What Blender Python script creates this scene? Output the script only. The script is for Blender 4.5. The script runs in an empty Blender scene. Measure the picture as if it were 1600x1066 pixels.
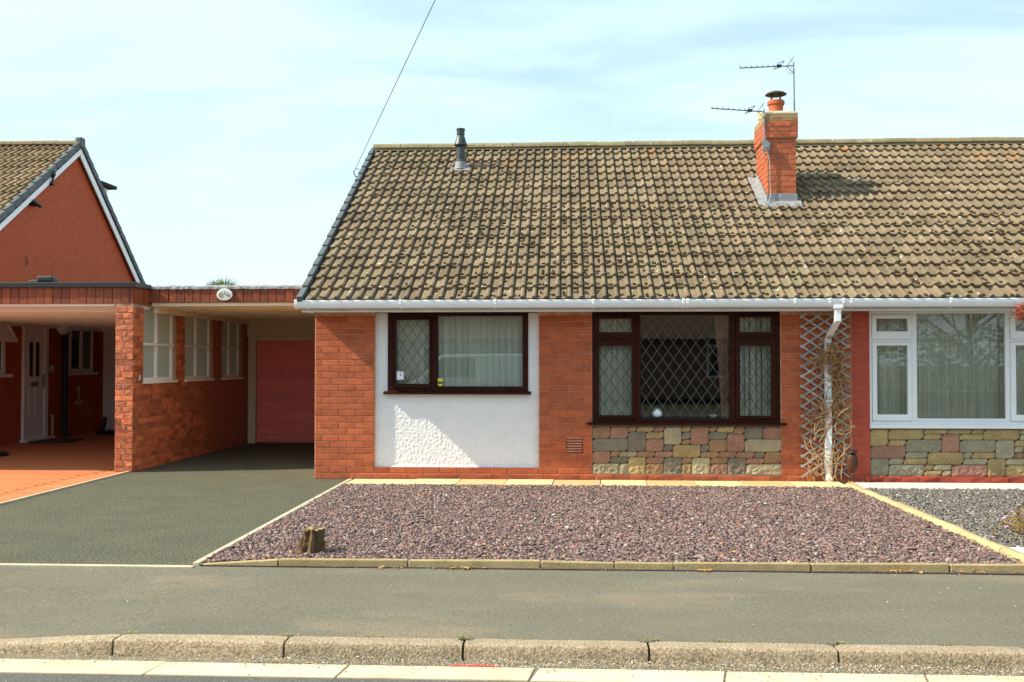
import bpy, bmesh, math, random
import numpy as np
from mathutils import Matrix, Vector, noise as mnoise

random.seed(7)
rng = np.random.default_rng(7)
S = bpy.context.scene
R = math.radians

# ------------------------------------------------------------------ camera
cam_data = bpy.data.cameras.new('camera')
cam = bpy.data.objects.new('camera', cam_data)
S.collection.objects.link(cam)
cam.location = (0, 0, 1.42)
cam.rotation_euler = (R(90) + math.atan(33 / 1568), 0, R(3.03))
cam_data.sensor_width = 36
cam_data.lens = 36 * 1568 / 1600
cam_data.clip_end = 2000
S.camera = cam

# ------------------------------------------------------------------ sun and sky
SUN = Vector((-4.3, -1.0, 3.85)).normalized()          # towards the sun
sun_el = math.asin(SUN.z)
sun_rot = math.atan2(SUN.x, SUN.y)
sd = bpy.data.lights.new('sun', 'SUN')
sd.energy = 5.0
sd.angle = R(0.5)
sd.color = (1.0, 0.91, 0.74)
so = bpy.data.objects.new('sun', sd)
S.collection.objects.link(so)
so.rotation_euler = SUN.to_track_quat('Z', 'Y').to_euler()
so.location = (-30, -8, 30)

w = bpy.data.worlds.new('World')
S.world = w
w.use_nodes = True
nt = w.node_tree
nt.nodes.clear()


def wn(t, **k):
    n = nt.nodes.new(t)
    for a, b in k.items():
        setattr(n, a, b)
    return n


sky = wn('ShaderNodeTexSky', sky_type='NISHITA', sun_disc=False)
sky.sun_elevation = sun_el
sky.sun_rotation = sun_rot
sky.air_density = 1.0
sky.dust_density = 0.3
sky.ozone_density = 1.0
tc = wn('ShaderNodeTexCoord')
sep = wn('ShaderNodeSeparateXYZ')
nt.links.new(tc.outputs['Generated'], sep.inputs[0])
zz = wn('ShaderNodeMath', operation='ABSOLUTE')
nt.links.new(sep.outputs['Z'], zz.inputs[0])
za = wn('ShaderNodeMath', operation='ADD')
za.inputs[1].default_value = 0.22
nt.links.new(zz.outputs[0], za.inputs[0])
dx = wn('ShaderNodeMath', operation='DIVIDE')
dy = wn('ShaderNodeMath', operation='DIVIDE')
nt.links.new(sep.outputs['X'], dx.inputs[0]); nt.links.new(za.outputs[0], dx.inputs[1])
nt.links.new(sep.outputs['Y'], dy.inputs[0]); nt.links.new(za.outputs[0], dy.inputs[1])
cmb = wn('ShaderNodeCombineXYZ')
nt.links.new(dx.outputs[0], cmb.inputs[0]); nt.links.new(dy.outputs[0], cmb.inputs[1])
mp = wn('ShaderNodeMapping')
mp.inputs['Rotation'].default_value = (0, 0, R(28))
mp.inputs['Scale'].default_value = (0.75, 1.9, 1)
mp.inputs['Location'].default_value = (0.35, 0.9, 0)
nt.links.new(cmb.outputs[0], mp.inputs[0])
cl = wn('ShaderNodeTexNoise')
cl.inputs['Scale'].default_value = 1.15
cl.inputs['Detail'].default_value = 7
cl.inputs['Roughness'].default_value = 0.55
cl.inputs['Distortion'].default_value = 0.5
nt.links.new(mp.outputs[0], cl.inputs['Vector'])
cr = wn('ShaderNodeMapRange', interpolation_type='SMOOTHSTEP')
cr.inputs['From Min'].default_value = 0.33
cr.inputs['From Max'].default_value = 0.58
cr.inputs['To Min'].default_value = 0.42
cr.inputs['To Max'].default_value = 0.97
nt.links.new(cl.outputs['Fac'], cr.inputs['Value'])
bg1 = wn('ShaderNodeBackground')
bg1.inputs['Strength'].default_value = 0.15
nt.links.new(sky.outputs[0], bg1.inputs[0])
bg2 = wn('ShaderNodeBackground')          # thin bright cirrus
bg2.inputs['Color'].default_value = (0.57, 0.745, 0.85, 1)
bg2.inputs['Strength'].default_value = 1.0
mx = wn('ShaderNodeMixShader')
nt.links.new(cr.outputs[0], mx.inputs[0])
nt.links.new(bg1.outputs[0], mx.inputs[1])
nt.links.new(bg2.outputs[0], mx.inputs[2])
wo = wn('ShaderNodeOutputWorld')
nt.links.new(mx.outputs[0], wo.inputs[0])

S.view_settings.view_transform = 'Standard'
S.view_settings.look = 'None'
S.view_settings.exposure = 0.62
S.view_settings.gamma = 1.0
S.view_settings.use_curve_mapping = False
S.cycles.max_bounces = 12
S.cycles.diffuse_bounces = 8
S.cycles.transparent_max_bounces = 12

# ------------------------------------------------------------------ helpers
COL = S.collection


class MB:
    """collects shapes; build() links them as one mesh object"""

    def __init__(self):
        self.v, self.f = [], []

    def add(self, verts, faces, m=None):
        o = len(self.v)
        if m is not None:
            verts = [m @ Vector(p) for p in verts]
        self.v += [tuple(p) for p in verts]
        self.f += [tuple(i + o for i in f) for f in faces]
        return self

    def box(self, x0, x1, y0, y1, z0, z1, m=None):
        v = [(x0, y0, z0), (x1, y0, z0), (x1, y1, z0), (x0, y1, z0),
             (x0, y0, z1), (x1, y0, z1), (x1, y1, z1), (x0, y1, z1)]
        f = [(0, 3, 2, 1), (4, 5, 6, 7), (0, 1, 5, 4), (1, 2, 6, 5), (2, 3, 7, 6), (3, 0, 4, 7)]
        return self.add(v, f, m)

    def extrude(self, poly, axis, a, b):
        """poly: 2-D outline; axis 0: (y,z) along x, 1: (x,z) along y, 2: (x,y) along z"""
        n = len(poly)

        def p(q, t):
            return [(t, q[0], q[1]), (q[0], t, q[1]), (q[0], q[1], t)][axis]
        v = [p(q, a) for q in poly] + [p(q, b) for q in poly]
        f = [tuple(range(n))[::-1], tuple(range(n, 2 * n))]
        f += [(i, (i + 1) % n, n + (i + 1) % n, n + i) for i in range(n)]
        return self.add(v, f)

    def tube(self, pts, r, n=8, caps=True):
        pts = [Vector(p) for p in pts]
        rs = r if isinstance(r, (list, tuple)) else [r] * len(pts)
        v, f = [], []
        up = Vector((0.13, 0.21, 1)).normalized()
        for i, p in enumerate(pts):
            d = (pts[min(i + 1, len(pts) - 1)] - pts[max(i - 1, 0)])
            d = d.normalized() if d.length > 1e-9 else Vector((0, 0, 1))
            u = up if abs(d.dot(up)) < 0.95 else Vector((1, 0, 0))
            a = d.cross(u).normalized()
            b = d.cross(a).normalized()
            for k in range(n):
                t = 2 * math.pi * k / n
                v.append(p + (a * math.cos(t) + b * math.sin(t)) * rs[i])
        for i in range(len(pts) - 1):
            for k in range(n):
                f.append((i * n + k, i * n + (k + 1) % n, (i + 1) * n + (k + 1) % n, (i + 1) * n + k))
        if caps:
            f.append(tuple(range(n))[::-1])
            f.append(tuple(range((len(pts) - 1) * n, len(pts) * n)))
        return self.add(v, f)

    def lathe(self, prof, c, n=20, caps=True):
        v, f = [], []
        for (r, z) in prof:
            for k in range(n):
                t = 2 * math.pi * k / n
                v.append((c[0] + r * math.cos(t), c[1] + r * math.sin(t), c[2] + z))
        for i in range(len(prof) - 1):
            for k in range(n):
                f.append((i * n + k, i * n + (k + 1) % n, (i + 1) * n + (k + 1) % n, (i + 1) * n + k))
        if caps:
            f.append(tuple(range(n))[::-1])
            f.append(tuple(range((len(prof) - 1) * n, len(prof) * n)))
        return self.add(v, f)

    def plate(self, rect, holes, y0, y1):
        """flat frame facing -Y: rect (x0,x1,z0,z1) minus the holes"""
        xs = sorted({round(a, 5) for r in [rect] + holes for a in r[:2]})
        zs = sorted({round(a, 5) for r in [rect] + holes for a in r[2:]})

        def solid(i, k):
            if not (0 <= i < len(xs) - 1 and 0 <= k < len(zs) - 1):
                return False
            cx, cz = (xs[i] + xs[i + 1]) / 2, (zs[k] + zs[k + 1]) / 2
            if not (rect[0] < cx < rect[1] and rect[2] < cz < rect[3]):
                return False
            return not any(h[0] < cx < h[1] and h[2] < cz < h[3] for h in holes)
        nx, nz = len(xs), len(zs)
        v = [(x, y, z) for y in (y0, y1) for z in zs for x in xs]

        def id_(s, i, k):
            return s * nx * nz + k * nx + i
        f = []
        for i in range(nx - 1):
            for k in range(nz - 1):
                if not solid(i, k):
                    continue
                f.append((id_(0, i, k), id_(0, i + 1, k), id_(0, i + 1, k + 1), id_(0, i, k + 1)))
                f.append((id_(1, i, k), id_(1, i, k + 1), id_(1, i + 1, k + 1), id_(1, i + 1, k)))
                for (di, dk, a, b) in ((-1, 0, (i, k), (i, k + 1)), (1, 0, (i + 1, k + 1), (i + 1, k)),
                                       (0, -1, (i + 1, k), (i, k)), (0, 1, (i, k + 1), (i + 1, k + 1))):
                    if not solid(i + di, k + dk):
                        f.append((id_(0, *a), id_(0, *b), id_(1, *b), id_(1, *a)))
        return self.add(v, f)

    def mesh(self, name, mat, smooth=None, recalc=True, bevel=0):
        me = bpy.data.meshes.new(name)
        me.from_pydata(self.v, [], self.f)
        if recalc or bevel:
            bm = bmesh.new()
            bm.from_mesh(me)
            if bevel:
                bmesh.ops.remove_doubles(bm, verts=bm.verts, dist=1e-5)
                bmesh.ops.recalc_face_normals(bm, faces=bm.faces)
                es = [e for e in bm.edges if len(e.link_faces) == 2 and e.calc_face_angle(0) > R(30)]
                bmesh.ops.bevel(bm, geom=es, offset=bevel, segments=2, affect='EDGES', profile=0.5, clamp_overlap=True)
            bmesh.ops.recalc_face_normals(bm, faces=bm.faces)
            bm.to_mesh(me)
            bm.free()
        if mat:
            me.materials.append(mat)
        if smooth is not None:
            me.polygons.foreach_set('use_smooth', [True] * len(me.polygons))
            me.set_sharp_from_angle(angle=R(smooth))
        me.update()
        return me

    def build(self, name, mat, parent=None, kind=None, **k):
        o = bpy.data.objects.new(name, self.mesh(name, mat, **k))
        COL.objects.link(o)
        if kind:
            o['kind'] = kind
        if parent is not None:
            attach(o, parent)
        return o


def attach(o, parent):
    o.parent = parent
    if parent.type == 'EMPTY':
        o.matrix_parent_inverse = Matrix.Translation(-parent.location)


def piece(name, me, parent, loc=(0, 0, 0), rot=(0, 0, 0), scale=None):
    o = bpy.data.objects.new(name, me)
    COL.objects.link(o)
    o.location = loc
    o.rotation_euler = rot
    if scale:
        o.scale = scale
    if parent is not None:
        attach(o, parent)
    return o


def thing(name, label, cat, loc, group=None):
    o = bpy.data.objects.new(name, None)
    COL.objects.link(o)
    o.location = loc
    o.empty_display_size = 0.2
    return tag(o, label, cat, group)


def tag(o, label, cat, group=None):
    o['label'] = label
    o['category'] = cat
    if group:
        o['group'] = group
    return o


def struct(o):
    o['kind'] = 'structure'
    return o


# ------------------------------------------------------------------ materials
def mat(name, col, col2=None, ns=6.0, lo=0.35, hi=0.65, rough=0.85, bump=0.0, bs=60.0, bd=0.01,
        spots=None, stain=None, rnd=0.0, spec=0.3, metal=0.0, attr=None, stretch=None, fine=0.0, fs=None):
    m = bpy.data.materials.new(name)
    m.use_nodes = True
    t = m.node_tree
    L = t.links.new
    p = t.nodes['Principled BSDF']
    p.inputs['Roughness'].default_value = rough
    p.inputs['Metallic'].default_value = metal
    p.inputs['Specular IOR Level'].default_value = spec
    geo = t.nodes.new('ShaderNodeNewGeometry')
    pos = geo.outputs['Position']
    if stretch:
        mpn = t.nodes.new('ShaderNodeMapping')
        mpn.inputs['Scale'].default_value = stretch
        L(pos, mpn.inputs[0])
        pos = mpn.outputs[0]

    def noise(scale, detail=5, rough_=0.6):
        n = t.nodes.new('ShaderNodeTexNoise')
        n.inputs['Scale'].default_value = scale
        n.inputs['Detail'].default_value = detail
        n.inputs['Roughness'].default_value = rough_
        L(pos, n.inputs['Vector'])
        return n.outputs['Fac']

    def rng_(f, a, b, c=0.0, d=1.0):
        n = t.nodes.new('ShaderNodeMapRange')
        n.inputs['From Min'].default_value = a
        n.inputs['From Max'].default_value = b
        n.inputs['To Min'].default_value = c
        n.inputs['To Max'].default_value = d
        L(f, n.inputs['Value'])
        return n.outputs[0]

    def mixc(f, a, b, mode='MIX'):
        n = t.nodes.new('ShaderNodeMix')
        n.data_type = 'RGBA'
        n.blend_type = mode
        if isinstance(f, float):
            n.inputs[0].default_value = f
        else:
            L(f, n.inputs[0])
        for q, s in ((a, 6), (b, 7)):
            if isinstance(q, tuple):
                n.inputs[s].default_value = (*q, 1)
            else:
                L(q, n.inputs[s])
        return n.outputs[2]
    if attr:
        a = t.nodes.new('ShaderNodeAttribute')
        a.attribute_name = attr
        c = mixc(1.0, a.outputs['Color'], col, 'MULTIPLY')
    elif col2:
        c = mixc(rng_(noise(ns), lo, hi), col, col2)
    else:
        rgb = t.nodes.new('ShaderNodeRGB')
        rgb.outputs[0].default_value = (*col, 1)
        c = rgb.outputs[0]
    for (scol, ssc, a, b) in (stain or []):
        c = mixc(rng_(noise(ssc, 6, 0.65), a, b), c, scol)
    for (scol, ssc, thr, dens) in (spots or []):
        vo = t.nodes.new('ShaderNodeTexVoronoi')
        vo.inputs['Scale'].default_value = ssc
        L(pos, vo.inputs['Vector'])
        d = rng_(vo.outputs['Distance'], thr, thr * 0.6)
        s2 = t.nodes.new('ShaderNodeSeparateColor')
        L(vo.outputs['Color'], s2.inputs[0])
        k = rng_(s2.outputs[0], dens, dens + 0.02, 1, 0)
        mu = t.nodes.new('ShaderNodeMath')
        mu.operation = 'MULTIPLY'
        L(d, mu.inputs[0]); L(k, mu.inputs[1])
        c = mixc(mu.outputs[0], c, scol)
    if fine:
        c = mixc(1.0, c, _grey(t, L, rng_(noise(fs or bs * 1.7, 2), 0.3, 0.7, 1 - fine, 1 + fine)), 'MULTIPLY')
    if rnd:
        oi = t.nodes.new('ShaderNodeObjectInfo')
        c = mixc(1.0, c, _grey(t, L, rng_(oi.outputs['Random'], 0, 1, 1 - rnd, 1 + rnd)), 'MULTIPLY')
    L(c, p.inputs['Base Color'])
    if bump:
        b = t.nodes.new('ShaderNodeBump')
        b.inputs['Strength'].default_value = bump
        b.inputs['Distance'].default_value = bd
        L(noise(bs, 4), b.inputs['Height'])
        L(b.outputs[0], p.inputs['Normal'])
    return m


def _grey(t, L, f):
    n = t.nodes.new('ShaderNodeCombineColor')
    for i in range(3):
        L(f, n.inputs[i])
    return n.outputs[0]


def tile_mat(name, base, dark, u0, u1, gap, orange):
    """concrete roof tile: one tint per tile, lichen spots, grime"""
    m = mat(name, base, dark, ns=3.2, lo=0.3, hi=0.75, rough=0.92, bump=0.5, bs=90, bd=0.006, spec=0.15, fine=0.22,
            spots=[((0.45, 0.44, 0.38), 9.0, 0.20, 0.22), ((0.40, 0.37, 0.28), 21.0, 0.22, 0.20),
                   ((0.045, 0.04, 0.022), 12.0, 0.24, 0.30)],
            stain=[((0.095, 0.072, 0.048), 1.1, 0.56, 0.80), ((0.22, 0.20, 0.115), 2.3, 0.55, 0.78)])
    t = m.node_tree
    L = t.links.new
    p = t.nodes['Principled BSDF']
    src = p.inputs['Base Color'].links[0].from_socket
    geo = t.nodes.new('ShaderNodeNewGeometry')
    sp = t.nodes.new('ShaderNodeSeparateXYZ')
    L(geo.outputs['Position'], sp.inputs[0])

    def cell(sock, off, size):
        a = t.nodes.new('ShaderNodeMath'); a.operation = 'SUBTRACT'; a.inputs[1].default_value = off
        L(sock, a.inputs[0])
        b = t.nodes.new('ShaderNodeMath'); b.operation = 'DIVIDE'; b.inputs[1].default_value = size
        L(a.outputs[0], b.inputs[0])
        c = t.nodes.new('ShaderNodeMath'); c.operation = 'FLOOR'
        L(b.outputs[0], c.inputs[0])
        return c.outputs[0]
    cb = t.nodes.new('ShaderNodeCombineXYZ')
    L(cell(sp.outputs['X'], u0, gap[0]), cb.inputs[0])
    L(cell(sp.outputs['Y'], u1, gap[1]), cb.inputs[1])
    wh = t.nodes.new('ShaderNodeTexWhiteNoise')
    L(cb.outputs[0], wh.inputs['Vector'])
    mr = t.nodes.new('ShaderNodeMapRange')
    mr.inputs['To Min'].default_value = 0.78
    mr.inputs['To Max'].default_value = 1.2
    L(wh.outputs['Value'], mr.inputs['Value'])
    mu = t.nodes.new('ShaderNodeMix'); mu.data_type = 'RGBA'; mu.blend_type = 'MULTIPLY'
    mu.inputs[0].default_value = 1
    L(src, mu.inputs[6]); L(_grey(t, L, mr.outputs[0]), mu.inputs[7])
    out = mu.outputs[2]
    if orange:      # orange lichen, growing high up near the ridge
        h = t.nodes.new('ShaderNodeMapRange')
        h.inputs['From Min'].default_value = orange[0]
        h.inputs['From Max'].default_value = orange[1]
        L(sp.outputs['Z'], h.inputs['Value'])
        nz = t.nodes.new('ShaderNodeTexNoise')
        nz.inputs['Scale'].default_value = 2.4
        nz.inputs['Detail'].default_value = 6
        L(geo.outputs['Position'], nz.inputs['Vector'])
        k = t.nodes.new('ShaderNodeMapRange')
        k.inputs['From Min'].default_value = 0.61
        k.inputs['From Max'].default_value = 0.72
        L(nz.outputs['Fac'], k.inputs['Value'])
        q = t.nodes.new('ShaderNodeMath'); q.operation = 'MULTIPLY'
        L(h.outputs[0], q.inputs[0]); L(k.outputs[0], q.inputs[1])
        m2 = t.nodes.new('ShaderNodeMix'); m2.data_type = 'RGBA'
        L(q.outputs[0], m2.inputs[0]); L(out, m2.inputs[6])
        m2.inputs[7].default_value = (0.45, 0.17, 0.03, 1)
        out = m2.outputs[2]
    L(out, p.inputs['Base Color'])
    return m


def glass_mat(name, tint=(0.92, 0.96, 0.94), refl=0.16, rough=0.0):
    m = bpy.data.materials.new(name)
    m.use_nodes = True
    t = m.node_tree
    t.nodes.clear()
    L = t.links.new
    o = t.nodes.new('ShaderNodeOutputMaterial')
    a = t.nodes.new('ShaderNodeBsdfTransparent')
    a.inputs[0].default_value = (*tint, 1)
    g = t.nodes.new('ShaderNodeBsdfGlossy')
    g.inputs['Roughness'].default_value = rough
    fr = t.nodes.new('ShaderNodeFresnel')
    fr.inputs['IOR'].default_value = 1.5
    ad = t.nodes.new('ShaderNodeMath'); ad.operation = 'ADD'; ad.use_clamp = True
    ad.inputs[1].default_value = refl
    L(fr.outputs[0], ad.inputs[0])
    mxs = t.nodes.new('ShaderNodeMixShader')
    L(ad.outputs[0], mxs.inputs[0]); L(a.outputs[0], mxs.inputs[1]); L(g.outputs[0], mxs.inputs[2])
    L(mxs.outputs[0], o.inputs[0])
    return m


def cloth_mat(name, col, trans=0.5, stretch=None):
    m = bpy.data.materials.new(name)
    m.use_nodes = True
    t = m.node_tree
    t.nodes.clear()
    L = t.links.new
    o = t.nodes.new('ShaderNodeOutputMaterial')
    d = t.nodes.new('ShaderNodeBsdfDiffuse')
    d.inputs[0].default_value = (*col, 1)
    tr = t.nodes.new('ShaderNodeBsdfTranslucent')
    tr.inputs[0].default_value = (*col, 1)
    mxs = t.nodes.new('ShaderNodeMixShader')
    mxs.inputs[0].default_value = trans
    L(d.outputs[0], mxs.inputs[1]); L(tr.outputs[0], mxs.inputs[2])
    L(mxs.outputs[0], o.inputs[0])
    return m


BRICK = mat('painted_brick', (0.46, 0.118, 0.044), (0.39, 0.092, 0.036), ns=9, rough=0.75, bump=0.35, bs=110, bd=0.004, rnd=0.17, fine=0.16, fs=40,
            stain=[((0.52, 0.18, 0.085), 3.0, 0.58, 0.85), ((0.27, 0.06, 0.028), 5.0, 0.64, 0.85)])
MORTAR = mat('painted_mortar', (0.66, 0.36, 0.22), (0.50, 0.23, 0.13), ns=14, rough=0.9, bump=0.4, bs=150, bd=0.004)
REDPAINT = mat('red_painted_brick', (0.47, 0.085, 0.048), (0.41, 0.07, 0.040), ns=7, rough=0.65, bump=0.3, bs=110, bd=0.004, rnd=0.05)
REDMORTAR = mat('red_painted_mortar', (0.45, 0.085, 0.05), rough=0.7)
RUSTIC = mat('rustic_brick', (0.60, 0.17, 0.052), (0.38, 0.095, 0.042), ns=16, rough=0.5, bump=0.9, bs=45, bd=0.012, rnd=0.35, spec=0.5,
             stain=[((0.09, 0.04, 0.035), 9, 0.6, 0.75)])
RUSTMORTAR = mat('brown_mortar', (0.42, 0.27, 0.18), (0.32, 0.18, 0.12), ns=20, rough=0.95, bump=0.4, bs=120, bd=0.004)
STACKBRICK = mat('stack_brick', (0.48, 0.125, 0.05), (0.40, 0.10, 0.045), ns=9, rough=0.8, bump=0.4, bs=100, bd=0.004, rnd=0.13, fine=0.12)
LICHENBRICK = mat('lichen_brick', (0.33, 0.24, 0.11), (0.30, 0.14, 0.07), ns=14, rough=0.95, bump=0.6, bs=80, bd=0.006, rnd=0.15)
STACKMORTAR = mat('stack_mortar', (0.42, 0.28, 0.18), (0.35, 0.2, 0.12), ns=15, rough=0.95)
RENDER = mat('white_roughcast', (0.80, 0.80, 0.80), (0.76, 0.765, 0.77), ns=5, rough=0.9, bump=0.25, bs=160, bd=0.004)
WHITE = mat('white_plastic', (0.86, 0.86, 0.85), (0.82, 0.82, 0.81), ns=4, rough=0.35, spec=0.5)
OFFWHITE = mat('aged_white_paint', (0.70, 0.68, 0.62), (0.60, 0.57, 0.49), ns=5, rough=0.5, bump=0.1, bs=60)
CREAM = mat('cream_paint', (0.80, 0.70, 0.50), (0.70, 0.58, 0.39), ns=4, rough=0.6, bump=0.15, bs=40, stretch=(1, 6, 6))
BROWN = mat('dark_brown_window_frame', (0.032, 0.008, 0.005), (0.046, 0.012, 0.007), ns=10, rough=0.5, bump=0.1, bs=80, stretch=(4, 1, 1), spec=0.08)
MAROON = mat('maroon_boarding', (0.185, 0.038, 0.012), (0.25, 0.064, 0.022), ns=9, rough=0.55, bump=0.35, bs=50, stretch=(5, 5, 0.7), rnd=0.25, spec=0.4)
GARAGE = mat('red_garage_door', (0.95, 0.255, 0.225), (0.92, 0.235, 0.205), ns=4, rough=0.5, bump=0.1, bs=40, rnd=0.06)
LEAD = mat('lead_flashing', (0.27, 0.28, 0.29), (0.19, 0.20, 0.215), ns=8, rough=0.6, bump=0.3, bs=30, bd=0.01, stain=[((0.45, 0.45, 0.44), 9, 0.6, 0.75)])
PALELEAD = mat('pale_felt_flashing', (0.33, 0.33, 0.32), (0.22, 0.225, 0.23), ns=11, rough=0.75, bump=0.5, bs=25, bd=0.02)
BLACK = mat('black_plastic', (0.018, 0.019, 0.02), rough=0.4, spec=0.4)
CHARCOAL = mat('charcoal_verge_plastic', (0.085, 0.098, 0.100), (0.11, 0.125, 0.125), ns=8, rough=0.55, rnd=0.15)
FLUE = mat('dark_flue_metal', (0.03, 0.035, 0.033), (0.07, 0.08, 0.075), ns=9, rough=0.45, metal=0.4, spec=0.5)
ALU = mat('weathered_aluminium', (0.22, 0.22, 0.21), rough=0.45, metal=0.7)
GALV = mat('galvanised_steel', (0.30, 0.33, 0.33), (0.2, 0.22, 0.22), ns=30, rough=0.5, metal=0.5)
TERRA = mat('terracotta_pot', (0.50, 0.13, 0.05), (0.40, 0.10, 0.04), ns=8, rough=0.8, bump=0.2, bs=60)
FLAUNCH = mat('mortar_flaunching', (0.50, 0.44, 0.28), (0.38, 0.32, 0.19), ns=14, rough=0.95, bump=0.7, bs=50, bd=0.01)
RUST = mat('brown_cowl_metal', (0.10, 0.05, 0.03), (0.06, 0.04, 0.03), ns=9, rough=0.6)
TILE = tile_mat('brown_roof_tile', (0.222, 0.168, 0.106), (0.152, 0.113, 0.070), -3.05, 11.62, (0.2726, 0.2486), (4.2, 4.9))
RIDGE = mat('ridge_tile', (0.27, 0.23, 0.13), (0.20, 0.16, 0.085), ns=7, rough=0.95, bump=0.5, bs=70, bd=0.008, rnd=0.12,
            spots=[((0.62, 0.60, 0.52), 14.0, 0.2, 0.3)], stain=[((0.45, 0.18, 0.03), 2.1, 0.63, 0.70)])
TILE2 = tile_mat('tan_roof_tile', (0.30, 0.215, 0.125), (0.24, 0.165, 0.095), -9.52, 12.6, (0.2726, 0.242), None)
MOSS = mat('dark_moss', (0.032, 0.024, 0.012), (0.065, 0.047, 0.020), ns=30, rough=1.0, bump=0.8, bs=120, bd=0.01)
DECK = mat('roof_felt', (0.03, 0.028, 0.025), rough=0.95)
FELT = mat('grey_roof_felt', (0.16, 0.16, 0.155), (0.11, 0.11, 0.11), ns=5, rough=0.95, bump=0.4, bs=90)
TARMAC = mat('drive_tarmac', (0.112, 0.108, 0.070), (0.094, 0.092, 0.063), ns=2.2, rough=0.95, bump=1.0, bs=60, bd=0.012, spec=0.15, fine=0.6, fs=55,
             spots=[((0.5, 0.48, 0.4), 36.0, 0.10, 0.035), ((0.035, 0.035, 0.03), 40.0, 0.22, 0.22)])
PAVE = mat('pavement_tarmac', (0.168, 0.152, 0.110), (0.146, 0.133, 0.098), ns=1.1, rough=0.95, bump=0.8, bs=70, bd=0.008, spec=0.15, fine=0.34, fs=70,
           spots=[((0.62, 0.6, 0.52), 13.0, 0.05, 0.08), ((0.04, 0.04, 0.04), 17.0, 0.06, 0.10), ((0.5, 0.48, 0.4), 60.0, 0.15, 0.05)],
           stain=[((0.235, 0.190, 0.128), 0.75, 0.52, 0.72), ((0.112, 0.106, 0.080), 0.9, 0.60, 0.78)], stretch=(0.8, 1.7, 1))
ROAD = mat('road_tarmac', (0.12, 0.118, 0.105), (0.15, 0.145, 0.125), ns=2, rough=0.95, bump=1.0, bs=90, bd=0.012, spec=0.15, fine=0.45,
           spots=[((0.4, 0.36, 0.28), 45.0, 0.2, 0.15)])
GUTTERMAT = mat('gritty_channel', (0.22, 0.19, 0.135), (0.30, 0.245, 0.165), ns=12, rough=0.95, bump=1.0, bs=120, bd=0.012, fine=0.45,
                spots=[((0.5, 0.43, 0.3), 50.0, 0.25, 0.25)])
KERB = mat('aggregate_kerb', (0.42, 0.325, 0.215), (0.34, 0.26, 0.165), ns=5, rough=0.95, bump=1.0, bs=110, bd=0.010, rnd=0.08, fine=0.5, fs=75,
           spots=[((0.52, 0.45, 0.34), 48.0, 0.25, 0.20), ((0.2, 0.13, 0.08), 44.0, 0.24, 0.18)],
           stain=[((0.22, 0.18, 0.10), 2.4, 0.58, 0.80)])
CHANNEL = mat('pale_concrete_channel', (0.66, 0.54, 0.36), (0.58, 0.47, 0.31), ns=3, rough=0.9, bump=0.3, bs=120, bd=0.004, fine=0.10,
              stain=[((0.42, 0.34, 0.22), 3.5, 0.50, 0.74), ((0.26, 0.21, 0.14), 9, 0.62, 0.78)], rnd=0.07)
EDGE = mat('mossy_concrete_edging', (0.42, 0.315, 0.16), (0.31, 0.24, 0.115), ns=8, rough=0.95, bump=0.6, bs=80, bd=0.008, rnd=0.10, fine=0.25,
           stain=[((0.44, 0.40, 0.27), 5, 0.58, 0.75)])
PALEEDGE = mat('pale_concrete_strip', (0.56, 0.49, 0.35), (0.46, 0.39, 0.27), ns=4, rough=0.95, bump=0.4, bs=90, bd=0.005, fine=0.15)
YELEDGE = mat('yellow_concrete_edging', (0.52, 0.40, 0.20), (0.42, 0.32, 0.16), ns=7, rough=0.95, bump=0.8, bs=60, bd=0.010, rnd=0.10, fine=0.25)
SLABY = mat('buff_slab', (0.70, 0.55, 0.30), (0.64, 0.48, 0.25), ns=5, rough=0.9, bump=0.25, bs=90, bd=0.004, fine=0.08)
SLABO = mat('orange_buff_slab', (0.68, 0.42, 0.20), (0.62, 0.37, 0.17), ns=5, rough=0.9, bump=0.25, bs=90, bd=0.004, fine=0.08)
SLABG = mat('pale_grey_slab', (0.64, 0.60, 0.52), (0.56, 0.53, 0.46), ns=4, rough=0.9, bump=0.25, bs=90, bd=0.004, fine=0.08)
SOIL = mat('dark_soil', (0.07, 0.05, 0.045), (0.10, 0.075, 0.065), ns=20, rough=1.0, bump=0.8, bs=60)
CHIP = mat('purple_slate', (1, 1, 1), attr='tint', rough=0.7, spec=0.35, bump=0.2, bs=90, bd=0.004)
GREYCHIP = mat('grey_slate', (1, 1, 1), attr='tint', rough=0.7, spec=0.35, bump=0.2, bs=90, bd=0.004)
PEBBLE = mat('grit', (1, 1, 1), attr='tint', rough=0.85)
BARK = mat('stump_bark', (0.20, 0.125, 0.055), (0.05, 0.03, 0.016), ns=22, rough=0.95, bump=1.0, bs=50, bd=0.02, stretch=(1, 1, 0.35))
CUTWOOD = mat('cut_wood', (0.42, 0.31, 0.15), (0.28, 0.19, 0.09), ns=25, rough=0.9, bump=0.5, bs=80)
GREYWOOD = mat('weathered_white_trellis', (0.46, 0.47, 0.45), (0.30, 0.31, 0.29), ns=14, rough=0.8, rnd=0.15)
STRAW = mat('dry_stem', (0.48, 0.32, 0.15), (0.28, 0.15, 0.065), ns=18, rough=0.9)
DEADLEAF = mat('dead_leaf', (0.36, 0.15, 0.06), (0.46, 0.27, 0.12), ns=25, rough=0.9)
LITTER = mat('orange_leaf_litter', (0.42, 0.16, 0.04), (0.48, 0.28, 0.09), ns=25, rough=0.9)
GLASS = glass_mat('window_glass', refl=0.02)
FROST = cloth_mat('frosted_glass', (0.62, 0.72, 0.66), 0.8)
DARKGLASS = mat('dark_glass', (0.02, 0.024, 0.024), rough=0.05, spec=0.6)
LEADCAME = mat('lead_came', (0.055, 0.058, 0.058), rough=0.6)
PALECAME = mat('pale_lead_came', (0.10, 0.105, 0.10), rough=0.6)
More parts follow.
